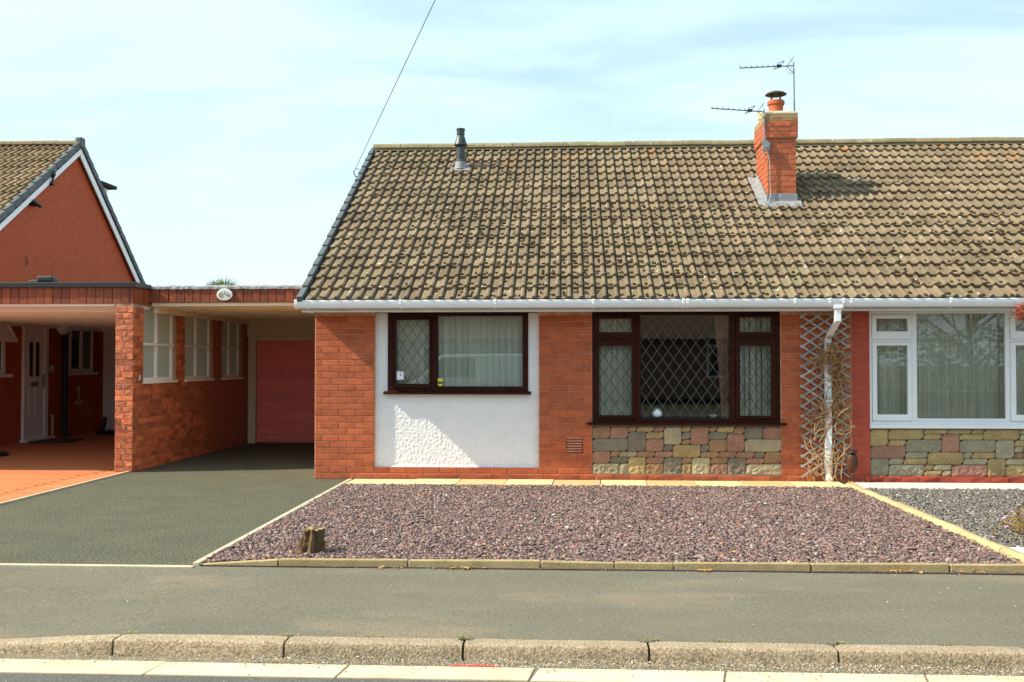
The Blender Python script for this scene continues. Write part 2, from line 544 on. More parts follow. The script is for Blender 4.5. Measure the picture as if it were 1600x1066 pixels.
BLIND = cloth_mat('vertical_blind_fabric', (0.93, 0.88, 0.77), 0.12)
NET = cloth_mat('net_curtain', (0.92, 0.85, 0.72), 0.12)
PINK = cloth_mat('pink_curtain', (0.62, 0.27, 0.22), 0.35)
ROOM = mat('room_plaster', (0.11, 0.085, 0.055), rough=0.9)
ORANGEDRIVE = mat('orange_block_paving', (0.54, 0.19, 0.070), (0.46, 0.15, 0.054), ns=2.2, rough=0.85, bump=0.25, bs=60, bd=0.004, fine=0.12,
                  stain=[((0.57, 0.235, 0.095), 1.6, 0.55, 0.8)], stretch=(0.5, 2.2, 1))
LEFTBRICK = mat('left_house_brick', (0.48, 0.095, 0.030), (0.41, 0.076, 0.025), ns=8, rough=0.75, bump=0.2, bs=90, bd=0.004, fine=0.12)
LEFTMORTAR = mat('left_house_joint', (0.33, 0.075, 0.04), rough=0.9)
GROUND = mat('grass_and_earth', (0.07, 0.09, 0.035), (0.10, 0.09, 0.05), ns=0.7, rough=1.0)
YELLOW = mat('yellow_sticker', (0.62, 0.60, 0.06), rough=0.5)
REDMARK = mat('red_spray_paint', (0.75, 0.08, 0.06), rough=0.8)
WHITECERAMIC = mat('white_ceramic', (0.82, 0.84, 0.86), rough=0.25, spec=0.5)
BLUE = mat('blue_glaze', (0.05, 0.18, 0.45), rough=0.3)
BRASS = mat('brass', (0.50, 0.36, 0.10), rough=0.4, metal=0.4)
STONE = {}
for _k, _n, _a, _b in (('o', 'orange_stone', (.38, .225, .115), (.28, .165, .09)), ('p', 'pink_stone', (.40, .205, .135), (.30, .16, .11)),
                       ('y', 'yellow_stone', (.43, .315, .14), (.32, .23, .105)), ('g', 'grey_stone', (.235, .20, .145), (.175, .148, .108)),
                       ('c', 'cream_stone', (.43, .365, .225), (.33, .27, .165)), ('d', 'olive_stone', (.34, .27, .115), (.26, .205, .085)),
                       ('G', 'green_grey_stone', (.34, .30, .20), (.265, .235, .155))):
    STONE[_k] = mat(_n, _a, _b, ns=7, rough=0.95, bump=0.9, bs=45, bd=0.012, fine=0.25, fs=60, rnd=0.12,
                    stain=[((.30, .21, .11), 6, .58, .78), ((.12, .10, .075), 11, .62, .8)])
STONEMORTAR = mat('stone_joint', (0.20, 0.165, 0.11), (0.16, 0.13, 0.085), ns=14, rough=0.95)

# ------------------------------------------------------------------ brickwork
BP, BH, JT = 0.2063, 0.0763, 0.0085      # brick pitch, course height, joint


def brick_geo(wd, seed, rough=0.0012, ch=0.004, dep=0.05, h=BH - JT):
    r = random.Random(seed)
    j = lambda: r.uniform(-rough, rough)
    a, b = wd / 2, h / 2
    v = []
    for (y, i) in ((dep, 0), (ch, 0), (0, ch)):
        for (sx, sz) in ((-1, -1), (1, -1), (1, 1), (-1, 1)):
            v.append((sx * (a - i) + j(), y + (j() if i else 0), sz * (b - i) + j()))
    f = [(8, 9, 10, 11)]
    for k in (0, 4):
        f += [(k + i, k + (i + 1) % 4, k + 4 + (i + 1) % 4, k + 4 + i) for i in range(4)]
    return v, f


_bc = {}


def brick_mesh(wd, m, var, rough):
    key = (round(wd, 2), m.name, var, rough)
    if key not in _bc:
        b = MB()
        b.add(*brick_geo(round(wd, 2) - 0.0005, hash((round(wd, 2), var)) % 9999, rough))
        _bc[key] = b.mesh('brick', m)
    return _bc[key]


def courses(x0, x1, z0, z1, phase=0.0):
    """list of (xcentre, width, zcentre) in stretcher bond"""
    out = []
    k0 = int(math.floor(z0 / BH + 0.2))
    k = k0
    while (k + 0.5) * BH < z1:
        off = phase + (0.5 * BP if k % 2 else 0)
        i = math.floor((x0 - off) / BP) - 1
        cuts = [x0]
        while off + i * BP < x1:
            if x0 + .05 < off + i * BP < x1 - .05:
                cuts.append(off + i * BP)
            i += 1
        cuts.append(x1)
        for a, b in zip(cuts[:-1], cuts[1:]):
            out.append(((a + b) / 2, b - a - JT, (k + 0.5) * BH))
        k += 1
    return out


def lay(parent, lst, y, m, rough=0.0012, axis='y', jit=0.0012):
    """single bricks: axis 'y' faces -Y at depth y, axis 'x' faces +X at x = y"""
    for (c, wd, z) in lst:
        me = brick_mesh(wd, m, random.randrange(5), rough)
        e = random.uniform(-jit, jit)
        if axis == 'y':
            piece('brick', me, parent, (c, y + e, z), (random.uniform(-.006, .006), random.uniform(-.006, .006), 0))
        else:
            piece('brick', me, parent, (y - e, c, z), (random.uniform(-.006, .006), 0, R(90)))


# ------------------------------------------------------------------ roof tiles
TW, GAUGE = 0.2726, 0.291
PROFILE = []
for _r in range(2):
    b0 = _r * TW / 2
    PROFILE += [(b0 + 0.000, -0.020), (b0 + 0.005, -0.004), (b0 + 0.012, 0.0), (b0 + 0.074, 0.0)]
    for _i in range(1, 8):
        a = math.pi * _i / 8
        PROFILE.append((b0 + 0.078 + 0.0255 * (1 - math.cos(a)), 0.031 * math.sin(a) ** 0.7))
    PROFILE.append((b0 + 0.1300, -0.020))
PROFILE.append((TW, -0.020))


def tile_geo(seed):
    r = random.Random(seed)
    L, lift, th = GAUGE + 0.055, 0.044, 0.036
    n = len(PROFILE)
    v = []
    ys = [0.0, 0.012, L * 0.5, L]
    for yi, y in enumerate(ys):
        for (x, h) in PROFILE:
            drop = lift * (1 - y / GAUGE * 0.97) if y < GAUGE else lift * 0.03
            v.append((x + r.uniform(-.0006, .0006), y + (r.uniform(-.003, .003) if yi == 0 else 0),
                      drop + h - (0.003 if yi == 0 else 0) + r.uniform(-.0008, .0008)))
    for (x, h) in PROFILE:
        v.append((x, 0.002, lift + h - th))
    for (x, h) in PROFILE:
        v.append((x, 0.10, lift * 0.7 + h - th))
    f = []
    for k in range(len(ys) - 1):
        f += [(k * n + i, k * n + i + 1, (k + 1) * n + i + 1, (k + 1) * n + i) for i in range(n - 1)]
    o = len(ys) * n
    f += [(o + i, o + i + 1, i + 1, i) for i in range(n - 1)]
    f += [(o + n + i, o + n + i + 1, o + i + 1, o + i) for i in range(n - 1)]
    return v, f


TILEGEO = [tile_geo(s) for s in range(5)]


def lay_tiles(roof, m, x0, ncol, nrow, y_e, z_e, slope, limit, skip=None, stuff_name='tiling'):
    """double-roll tiles from the eaves up; past the limit they go into one stuff part"""
    pitch = math.atan(slope)
    meshes = []
    for g in TILEGEO:
        b = MB(); b.add(*g)
        meshes.append(b.mesh('tile', m, smooth=38))
    rest = MB()
    count = 0
    for r in range(nrow):
        for c in range(ncol):
            s = r * GAUGE
            loc = (x0 + c * TW + random.uniform(-.0012, .0012), y_e + s * math.cos(pitch),
                   z_e + s * math.sin(pitch) + random.uniform(-.0015, .0015))
            if skip and skip(loc[0] + TW / 2, loc[1] + 0.12):
                continue
            rot = (pitch + random.uniform(-.004, .004), random.uniform(-.006, .006), random.uniform(-.006, .006))
            k = random.randrange(5)
            if count < limit:
                piece('tile', meshes[k], roof, loc, rot)
            else:
                mm = Matrix.Translation(loc) @ Matrix.Rotation(rot[0], 4, 'X')
                rest.add(*TILEGEO[k], mm)
            count += 1
    if rest.v:
        rest.build(stuff_name, m, roof, kind='stuff', smooth=38)


def moss_clumps(roof, n, x0, x1, r0, r1, y_e, z_e, slope, cols0):
    pitch = math.atan(slope)
    b = MB()
    bm = bmesh.new()
    bmesh.ops.create_icosphere(bm, subdivisions=2, radius=1)
    V = [p.co.copy() for p in bm.verts]
    F = [tuple(q.index for q in f.verts) for f in bm.faces]
    bm.free()
    for _ in range(n):
        cx = random.gauss((x0 + x1) / 2, (x1 - x0) / 3.6)
        if not x0 < cx < x1:
            continue
        cx = cols0 + math.floor((cx - cols0) / (TW / 2)) * TW / 2 + random.uniform(0.008, 0.07)
        rr = random.uniform(r0, r1)
        s = rr * GAUGE
        if random.random() < 0.5:
            s = math.floor(rr) * GAUGE + random.uniform(0.01, 0.09)
        sx, sy, sz = random.uniform(.012, .036), random.uniform(.010, .028), random.uniform(.008, .020)
        m = (Matrix.Translation((cx, y_e + s * math.cos(pitch), z_e + s * math.sin(pitch) + 0.003 + 0.052 * (1 - (s / GAUGE) % 1))) @ Matrix.Rotation(pitch, 4, 'X')
             @ Matrix.Rotation(random.uniform(0, 3), 4, 'Z') @ Matrix.Diagonal((sx, sy, sz, 1)))
        sd_ = random.uniform(0, 90)
        b.add([p * (1 + 0.45 * mnoise.noise(p * 1.6 + Vector((sd_, 0, 0)))) for p in V], F, m)
    b.build('moss', MOSS, roof, kind='stuff', smooth=60)


# ------------------------------------------------------------------ windows
def lattice(rect, y, px, pz, wd=0.009):
    """diamond lead cames as one connected net clipped to rect"""
    x0, x1, z0, z1 = rect
    b = MB()
    sl = pz / px
    segs = []
    for sgn in (1, -1):
        c = -12
        span = (x1 - x0) * sl + (z1 - z0)
        n = int(span / pz) + 3
        for k in range(-n, n + 1):
            # line z = zc + sgn*sl*(x - xc) + k*pz, through pane centre
            xc, zc = (x0 + x1) / 2, (z0 + z1) / 2 + pz * 0.5
            pts = []
            for x in (x0, x1):
                z = zc + sgn * sl * (x - xc) + k * pz
                if z0 <= z <= z1:
                    pts.append((x, z))
            for z in (z0, z1):
                x = xc + (z - zc - k * pz) / (sgn * sl)
                if x0 < x < x1:
                    pts.append((x, z))
            if len(pts) >= 2:
                pts = sorted(pts)
                segs.append((pts[0], pts[-1], sgn))
    for (a, c, sgn) in segs:
        if math.hypot(c[0] - a[0], c[1] - a[1]) < 0.03:
            continue
        d = Vector((c[0] - a[0], 0, c[1] - a[1])).normalized()
        nrm = Vector((-d.z, 0, d.x)) * wd / 2
        y0, y1 = (y - 0.004, y) if sgn > 0 else (y - 0.0032, y)
        v = []
        for yy in (y0, y1):
            for p, s in ((a, 1), (c, 1), (c, -1), (a, -1)):
                v.append((p[0] + nrm.x * s, yy, p[1] + nrm.z * s))
        b.add(v, [(0, 1, 2, 3), (7, 6, 5, 4), (0, 4, 5, 1), (1, 5, 6, 2), (2, 6, 7, 3), (3, 7, 4, 0)])
    return b


def window(parent, rect, fixed, sashes, m, y, sill=None, label=None, dep=0.06):
    """rect outer frame; fixed: glass rects; sashes: [(sash rect, glass rect)]"""
    fr = MB()
    fr.plate(rect, fixed + [s[0] for s in sashes], y, y + dep)
    win = fr.build('window', m, parent, bevel=0.004)
    if label:
        win['label'] = label
    for (sr, g) in sashes:
        q = 0.003
        s = MB(); s.plate((sr[0] + q, sr[1] - q, sr[2] + q, sr[3] - q), [g], y - 0.012, y + 0.045)
        s.build('sash', m, win, bevel=0.006)
    for g in fixed + [s[1] for s in sashes]:
        p = MB(); e = 0.004
        p.box(g[0] - e, g[1] + e, y + 0.022, y + 0.027, g[2] - e, g[3] + e)
        p.build('pane', GLASS, win)
    if sill:
        s = MB()
        s.extrude([(sill[4], sill[2]), (y + dep, sill[2]), (y + dep, sill[3]), (y - 0.002, sill[3]), (sill[4], sill[3] - 0.012)], 0, sill[0], sill[1])
        s.build('sill', m, win, bevel=0.003)
    return win


def hanging(name, label, cat, m, x0, x1, z0, z1, y, amp, wl, mat_, group=None, taper=None):
    """a folded curtain as one mesh"""
    n = max(8, int((x1 - x0) / wl * 9))
    v, f = [], []
    rr = random.Random(x0 * 77)
    ph = [rr.uniform(0.7, 1.3) for _ in range(n + 1)]
    nz = 7
    for k in range(nz):
        tz = k / (nz - 1)
        for i in range(n + 1):
            t = i / n
            xx0 = x0 if not taper else x0 + taper * (1 - tz)
            x = xx0 + (x1 - xx0) * t
            v.append((x, y + amp * math.sin(2 * math.pi * (x - x0) / wl * 1 + ph[i] * 0.8) * (0.7 + 0.3 * (1 - tz)), z0 + (z1 - z0) * tz))
    for k in range(nz - 1):
        f += [(k * (n + 1) + i, k * (n + 1) + i + 1, (k + 1) * (n + 1) + i + 1, (k + 1) * (n + 1) + i) for i in range(n)]
    b = MB(); b.add(v, f)
    o = b.build(name, mat_, None, smooth=70)
    return tag(o, label, cat, group)


# ================================================================== SETTING
g = MB(); g.add([(-400, -400, -.16), (400, -400, -.16), (400, 400, -.16), (-400, 400, -.16)], [(0, 1, 2, 3)])
struct(g.build('ground', GROUND))
g = MB(); g.box(-40, 40, -2.2, 4.725, -.15, -.075)
road = struct(g.build('road', ROAD))
g = MB(); g.box(-40, 40, 4.725, 5.06, -.15, -.081)
road_edge = struct(g.build('road_edge', GUTTERMAT))
g = MB(); g.box(-40, 40, -4.2, -2.2, -.15, 0)
struct(g.build('far_pavement', PAVE))
# pavement, gently uneven, dropped towards the drive crossing
nx, ny = 160, 14
v, f = [], []
for j in range(ny + 1):
    for i in range(nx + 1):
        x, y = -20 + 40 * i / nx, 5.15 + (6.90 - 5.15) * j / ny
        dp = min(1, max(0, (-2.315 - x) / 0.85)) * 0.052 * (1 - j / ny)
        v.append((x, y, -0.002 - dp + 0.004 * mnoise.noise(Vector((x * .9, y * 1.4, 3)))))
f = [(j * (nx + 1) + i, j * (nx + 1) + i + 1, (j + 1) * (nx + 1) + i + 1, (j + 1) * (nx + 1) + i) for j in range(ny) for i in range(nx)]
g = MB(); g.add(v, f)
pavement = struct(g.build('pavement', PAVE, smooth=60))
g = MB(); g.box(-5.6, -2.6, 6.90, 17.4, -.15, 0.0)
drive = struct(g.build('driveway', TARMAC))
g = MB(); g.box(-5.6, -2.58, 6.845, 6.90, -.15, 0.004)
g.build('threshold_strip', PALEEDGE, drive)
g = MB(); g.box(-2.575, 3.24, 6.93, 12.1, -.15, 0.0)
bed = struct(g.build('garden_soil', SOIL))
g = MB(); g.box(3.25, 12, 6.93, 12.1, -.15, 0.0)
bed2 = struct(g.build('neighbour_garden_soil', SOIL))
g = MB(); g.box(-14, -5.62, 6.90, 21.5, -.15, 0.004)
odrive = struct(g.build('neighbour_driveway', ORANGEDRIVE))
# border course of the orange paving: long blocks with open joints
bl = MB(); bl.box(-0.155, 0.155, -0.098, 0.098, 0, 0.012)
blm = bl.mesh('paving_block', ORANGEDRIVE, bevel=0.004)
for i in range(27):
    piece('paving_block', blm, odrive, (-5.79, 7.05 + i * 0.2, 0.002))
# field of the paving: courses running across, only as far as they can be told apart
bl = MB(); bl.box(-0.098, 0.098, -0.048, 0.048, 0, 0.009)
blm2 = bl.mesh('paving_block', ORANGEDRIVE, bevel=0.003)
for j in range(31):
    for i in range(8):
        if j * 8 + i > 245:
            continue
        piece('paving_block', blm2, odrive, (-6.055 - i * 0.2 - (0.1 if j % 2 else 0), 9.9 + j * 0.1, 0.0015 + random.uniform(0, .001)))
g = MB(); g.box(-5.632, -5.60, 6.9, 12.7, -.1, 0.018)
g.build('drive_edging', PALEEDGE, odrive)

# --- kerb stones
kj = [-6.05, -5.12, -4.19, -3.25, -2.315, -1.427, -0.515, 0.416, 1.344, 2.299, 3.23, 4.16, 5.09]
kerb = MB(); kerb.box(-20, 20, 5.09, 5.15, -.15, -.06)
kerbo = struct(kerb.build('kerb', GUTTERMAT))


def kerb_stone(x0, x1, zl, zr):
    prof = [(5.166, -.2), (5.166, 0), (5.066, 0), (5.058, -.003), (5.053, -.009), (5.047, -.05), (5.036, -.2)]
    n, m = 22, len(prof)
    # subdivide the front for a rough worn face
    pr = []
    for a, b in zip(prof[:-1], prof[1:]):
        st = 4 if math.hypot(a[0] - b[0], a[1] - b[1]) > .05 else 2
        pr += [(a[0] + (b[0] - a[0]) * k / st, a[1] + (b[1] - a[1]) * k / st) for k in range(st)]
    pr.append(prof[-1]); m = len(pr)
    v = []
    for i in range(n + 1):
        t = i / n
        x = x0 + 0.006 + (x1 - x0 - 0.012) * t
        dz = zl + (zr - zl) * t
        inx = 0.003 if i in (0, n) else 0
        for (yy, z) in pr:
            q = 0.0016 * mnoise.noise(Vector((x * 14, yy * 30, z * 30))) + 0.0022 * mnoise.noise(Vector((x * 3, yy * 9, 4)))
            v.append((x, yy + q + (inx if yy < 5.1 else 0), z + dz + q - (inx if z > -.01 else 0)))
    f = [(i * m + k, (i + 1) * m + k, (i + 1) * m + k + 1, i * m + k + 1) for i in range(n) for k in range(m - 1)]
    f += [tuple(range(m))[::-1], tuple(range(n * m, (n + 1) * m))]
    b = MB(); b.add(v, f)
    b.build('kerb_stone', KERB, kerbo, smooth=50)


for a, b in zip(kj[:-1], kj[1:]):
    zl = -0.052 if a < -2.9 else 0.0
    zr = -0.052 if b < -2.9 else 0.0
    kerb_stone(a, b, zl, zr)
# --- channel slabs in the road edge
cj = [-4.75, -3.85, -2.95, -2.02, -1.09, -0.17, 0.737, 1.68, 2.60, 3.5, 4.4]
for a, b in zip(cj[:-1], cj[1:]):
    q = MB()
    back = 4.95 if a < -2.5 else 4.935
    sk = random.uniform(.03, .09)
    q.extrude([(a + .006, 4.745), (b - .006, 4.745 + random.uniform(-.004, .004)), (b - .006 + sk * .6, back), (a + .006 + sk * .6, back)], 2, -.13, -.0735 + random.uniform(-.002, .002))
    q.build('channel_slab', CHANNEL, road_edge, bevel=0.004)
# --- back edging of the pavement, in front of the slate
ej = [-2.56, -2.0, -1.09, -0.17, 0.338, 0.743, 1.668, 2.597, 3.52, 4.44, 5.36]
eh = [(.004, .042), (.046, .048), (.046, .052), (.048, .040), (.044, .04), (.044, .05), (.048, .055), (.05, .056), (.05, .05), (.05, .05)]
edging = MB(); edging.box(-2.5, 6, 6.985, 6.995, -.1, -.01)
edg = struct(edging.build('garden_edging', EDGE))
for (a, b), (h0, h1) in zip(zip(ej[:-1], ej[1:]), eh):
    yo0 = 6.93 + 0.03 * (a + 2.5) / 5.5
    yo1 = 6.93 + 0.03 * (b + 2.5) / 5.5
    e0, e1 = random.uniform(-.006, .006), random.uniform(-.006, .006)
    q = MB()
    x0, x1 = a + .005, b - .005
    v = [(x0, yo0 + e0, -.12), (x1, yo1 + e1, -.12), (x1, yo1 + .05, -.12), (x0, yo0 + .05, -.12),
         (x0, yo0 + e0, h0), (x1, yo1 + e1, h1), (x1, yo1 + .05, h1), (x0, yo0 + .05, h0)]
    q.add(v, [(0, 3, 2, 1), (4, 5, 6, 7), (0, 1, 5, 4), (1, 2, 6, 5), (2, 3, 7, 6), (3, 0, 4, 7)])
    q.build('edging_stone', EDGE, edg, bevel=0.006)
# --- pale strip between drive and slate, yellow stones on the far side
q = MB(); q.box(-2.598, -2.552, 6.91, 11.95, -.1, .022)
q.build('edging_strip', PALEEDGE, edg, bevel=0.004)
ys = [7.05, 7.62, 8.35, 9.2, 10.1, 11.0, 11.62]
for a, b in zip(ys[:-1], ys[1:]):
    q = MB()
    n = 8
    v, f = [], []
    pr = [(-.05, -.1), (-.05, .03), (-.03, .05), (.03, .05), (.05, .03), (.05, -.1)]
    for i in range(n + 1):
        t = i / n
        y = a + .006 + (b - a - .012) * t
        for (x, z) in pr:
            nn = .008 * mnoise.noise(Vector((x * 9, y * 5, z * 9)))
            v.append((3.235 + x + nn + 0.012 * (9.3 - y) / 2, y, z + nn))
    m_ = len(pr)
    f = [(i * m_ + k, (i + 1) * m_ + k, (i + 1) * m_ + (k + 1) % m_, i * m_ + (k + 1) % m_) for i in range(n) for k in range(m_)]
    f += [tuple(range(m_))[::-1], tuple(range(n * m_, (n + 1) * m_))]
    q.add(v, f)
    q.build('edging_stone', YELEDGE, edg, smooth=50)
# --- slabs along the house
path = MB(); path.box(-2.55, 3.25, 11.42, 12.09, -.1, -.005)
patho = struct(path.build('path', SOIL))
sj = [-2.552, -1.79, -1.256, -0.705, -0.150, 0.400, 0.932, 1.497, 2.02, 2.612, 3.19]
sm = [SLABY, SLABY, SLABO, SLABY, SLABO, SLABY, SLABO, SLABY, SLABO, SLABY]
for i, (a, b) in enumerate(zip(sj[:-1], sj[1:])):
    q = MB()
    sk = 0.02
    zt = random.uniform(.016, .026)
    yb = 11.98 + random.uniform(-.01, .01)
    q.extrude([(a + .005, 11.44), (b - .005, 11.44 + random.uniform(-.01, .01)), (b - .005 + sk, yb), (a + .005 + sk, yb)], 2, -.06, zt)
    q.build('paving_slab', sm[i], patho, bevel=0.004)
q = MB(); q.extrude([(-2.552, 11.70), (-2.552, 11.98), (-2.30, 11.98)], 2, -.06, .030)
for i in range(5):
    q = MB(); q.box(3.30 + i * .9, 3.30 + (i + 1) * .9 - .008, 11.36, 11.93, -.06, .02)
    q.build('paving_slab', SLABG, patho, bevel=0.004)
q = MB(); q.extrude([(3.30, 7.42), (3.345, 7.42), (3.36, 7.86), (3.25, 7.86)], 2, -.06, .024)
q = MB(); q.box(3.31, 3.72, 7.12, 7.80, -.06, .024)
q.build('paving_slab', SLABG, patho, bevel=0.005)


# --- slate chippings: tens of thousands of flat shards, one stuff object each bed
def chips(name, m, inside, n, box, zl, size, cols, seed):
    r = np.random.default_rng(seed)
    x = r.uniform(box[0], box[1], n); y = r.uniform(box[2], box[3], n)
    keep = inside(x, y)
    x, y = x[keep], y[keep]
    n = len(x)
    z = zl + r.uniform(0, .026, n)
    s = size * r.uniform(.45, 1.25, n) * (0.8 + 0.4 * r.random(n))
    k = 4
    ang = r.uniform(0, 2 * np.pi, (n, 1)) + np.linspace(0, 2 * np.pi, k, endpoint=False)[None] + r.uniform(-.35, .35, (n, k))
    rad = s[:, None] * r.uniform(.6, 1.1, (n, k))
    el = r.uniform(.28, .8, (n, 1))
    lx, ly = rad * np.cos(ang), rad * np.sin(ang) * el
    th = (s * r.uniform(.07, .20, n))[:, None]
    a, b, c = r.uniform(0, 2 * np.pi, n), r.normal(0, .26, n), r.normal(0, .26, n)
    P = np.concatenate([np.stack([lx, ly, np.zeros_like(lx) + th], -1), np.stack([lx * 1.04, ly * 1.04, np.zeros_like(lx) - th], -1)], 1)
    ca, sa, cb, sb, cc, sc = (np.cos(a), np.sin(a), np.cos(b), np.sin(b), np.cos(c), np.sin(c))
    # tilt about x, then y, then spin
    Y = P[..., 1] * cb[:, None] - P[..., 2] * sb[:, None]; Z = P[..., 1] * sb[:, None] + P[..., 2] * cb[:, None]
    X = P[..., 0] * cc[:, None] + Z * sc[:, None]; Z = -P[..., 0] * sc[:, None] + Z * cc[:, None]
    X, Y = X * ca[:, None] - Y * sa[:, None], X * sa[:, None] + Y * ca[:, None]
    V = np.stack([X + x[:, None], Y + y[:, None], Z + z[:, None]], -1).reshape(-1, 3)
    base = (np.arange(n) * 2 * k)[:, None]
    top = (base + np.arange(k)[None]).reshape(-1)
    quads = []
    for i in range(k):
        j = (i + 1) % k
        quads.append(np.concatenate([base + k + i, base + k + j, base + j, base + i], 1))
    quads = np.stack(quads, 1).reshape(-1)
    me = bpy.data.meshes.new(name)
    me.vertices.add(len(V)); me.vertices.foreach_set('co', V.astype(np.float32).ravel())
    loops = np.concatenate([top, quads])
    me.loops.add(len(loops)); me.loops.foreach_set('vertex_index', loops.astype(np.int32))
    starts = np.concatenate([np.arange(n) * k, n * k + np.arange(n * k) * 4])
    me.polygons.add(len(starts)); me.polygons.foreach_set('loop_start', starts.astype(np.int32))
    me.update(calc_edges=True)
    cols = np.array(cols)
    ci = cols[r.choice(len(cols), n, p=cols[:, 3] / cols[:, 3].sum())][:, :3]
    ci = ci * r.uniform(.75, 1.25, (n, 1))
    full = np.concatenate([np.repeat(ci, 2 * k, 0), np.ones((n * 2 * k, 1))], 1)
    at = me.attributes.new('tint', 'FLOAT_COLOR', 'POINT')
    at.data.foreach_set('color', full.astype(np.float32).ravel())
    me.materials.append(m)
    o = bpy.data.objects.new(name, me)
    COL.objects.link(o)
    o['kind'] = 'stuff'
    return o


def in_bed(x, y):
    return (y > 6.99 + .03 * (x + 2.5) / 5.5) & (y < 11.43) & (x > -2.545) & (x < 3.18)


o = chips('purple_slate_chippings', CHIP, in_bed, 115000, (-2.6, 3.25, 6.95, 11.5), .004, .0205,
          [(.215, .130, .115, 5), (.165, .105, .095, 4), (.28, .165, .14, 3), (.23, .19, .17, 2), (.30, .235, .20, 1.0), (.34, .18, .10, .7), (.085, .06, .055, 3), (.50, .46, .40, .25)], 3)
tag(o, 'bed of purple slate chippings filling the front garden', 'slate chippings')


def in_bed2(x, y):
    return (y > 7.03) & (y < 11.35) & (x > 3.31) & ~((x < 3.72) & (y < 7.8))


o = chips('grey_slate_chippings', GREYCHIP, in_bed2, 36000, (3.3, 6.3, 7.0, 11.4), .004, .0205,
          [(.165, .15, .13, 5), (.12, .11, .098, 4), (.21, .19, .16, 3), (.28, .25, .22, 1.3), (.24, .17, .15, 1), (.5, .47, .42, .4)], 4)
tag(o, 'bed of grey slate chippings in the garden on the right', 'slate chippings')

# grit along the kerb and loose stones on the tarmac
def in_gut(x, y):
    d = np.where(x < -1.6, 0.25, 0.9)
    return rng.random(len(x)) < np.where(y > 4.93, d, d * 0.55 * np.exp(-(4.95 - y) / .045))


o = chips('kerb_grit', PEBBLE, in_gut, 16000, (-3.0, 3.0, 4.74, 5.038), -.078, .0065,
          [(.45, .40, .30, 3), (.30, .27, .22, 3), (.55, .36, .16, 1.2), (.18, .17, .15, 2), (.66, .62, .54, 1)], 5)
tag(o, 'loose grit lying in the channel along the kerb', 'grit')
o = chips('scattered_grit', PEBBLE, lambda x, y: rng.random(len(x)) < np.where(y > 6.75, 1, .16), 900, (-3.6, 3.6, 5.2, 6.95), .000, .0052,
          [(.60, .56, .48, 3), (.10, .10, .09, 2), (.45, .33, .2, 1)], 6)
tag(o, 'pale grit scattered over the pavement', 'grit')


def leaf_patch(name, label, spots_, n, m, size=.02):
    b = MB()
    for _ in range(n):
        (cx, cy, rx, ry, z) = random.choice(spots_)
        x, y = random.gauss(cx, rx), random.gauss(cy, ry)
        mm = Matrix.Translation((x, y, z + random.uniform(0.003, .012))) @ Matrix.Rotation(random.uniform(0, 6.3), 4, 'Z') @ Matrix.Rotation(random.uniform(-.6, .6), 4, 'X')
        s = size * random.uniform(.5, 1.2)
        b.add([(-s, 0, 0), (-.2 * s, -.45 * s, .15 * s), (s, 0, .25 * s), (-.2 * s, .45 * s, .2 * s)], [(0, 1, 2, 3)], mm)
    o = b.build(name, m, None, kind='stuff')
    return tag(o, label, 'leaf litter')


leaf_patch('leaf_litter', 'dry orange leaves caught along the garden edging',
           [(2.25, 6.94, .12, .015, 0), (2.9, 6.96, .2, .015, 0), (.95, 6.90, .05, .01, 0), (-1.2, 6.88, .05, .01, 0), (-.75, 6.88, .10, .01, 0), (3.3, 11.9, .1, .03, .02)], 120, LITTER)
leaf_patch('fallen_leaves', 'dry leaves and bits of straw fallen on the slate',
           [(x_, y_, .5, .5, .035) for x_ in (-1.6, -.2, 1.2, 2.4) for y_ in (7.9, 9.2, 10.6)], 90, LITTER, .017)
WEED = mat('weed', (.20, .22, .05), (.30, .26, .08), ns=20, rough=.9)
leaf_patch('kerb_weeds', 'small yellow green weeds growing along the back of the kerb',
           [(x_, 5.172, .03, .004, -.002) for x_ in (-.515, -1.43, -1.0, .41, .8, 1.35, 1.9, -.2, -2.3)] + [(-.515, 5.15, .02, .01, 0)] * 3, 170, WEED, .012)
q = MB(); q.extrude([(-.56, 4.963), (-.33, 4.958), (-.325, 4.97), (-.42, 4.982), (-.57, 4.979)], 2, -.0835, -.0765)
q.build('paint_mark', REDMARK, road_edge)

# ================================================================== BUNGALOW
bung = thing('bungalow', 'red brick bungalow with white roughcast panel and brown leaded windows', 'house', (0, 12.1, 0))
YF = 12.1
W1 = (-2.161, -.447, 1.065, 2.026)
W2 = (.324, 2.564, .70, 2.026)
PX1, PX0 = -.316, -2.315
SX0, SX1 = .324, 2.562
PARTY = 3.222

core = MB()
y0, y1 = YF + .010, YF + .25
core.box(-3.05, PX0, y0, y1, 0, 2.03)
core.box(PX1, SX0, y0, y1, 0, 2.03)
core.box(SX1, 3.40, y0, y1, 0, 2.03)
core.box(PX0, PX1, YF + .075, y1, 0, W1[2])
core.box(PX0, W1[0], YF + .075, y1, W1[2], 2.03)
core.box(W1[1], PX1, YF + .075, y1, W1[2], 2.03)
core.box(PX0, PX1, y0, y1, 0, .105)
core.box(SX0, SX1, YF + .02, y1, 0, W2[2])
wall = core.build('wall', MORTAR, bung)
bricks = courses(-3.045, PX0, .02, 2.0, -3.05 + .0895) + courses(PX1, SX0 - .004, .09, 2.0, 0.02) + courses(SX1 + .004, 3.395, .09, 2.0, 2.60)
# air brick position: take out what it covers
bricks = [b for b in bricks if not (abs(b[0] - .11) < .13 and .33 < b[2] < .50)]
lay(wall, bricks, YF, BRICK)
q = MB(); q.box(PX1, .005, YF + .001, YF + .05, .312, .53); q.box(.215, SX0 - .004, YF + .001, YF + .05, .312, .53)
q.box(.005, .215, YF + .001, YF + .05, .312, .322); q.box(.005, .215, YF + .001, YF + .05, .513, .53)
q.build('brick_infill', BRICK, wall, bevel=.003)
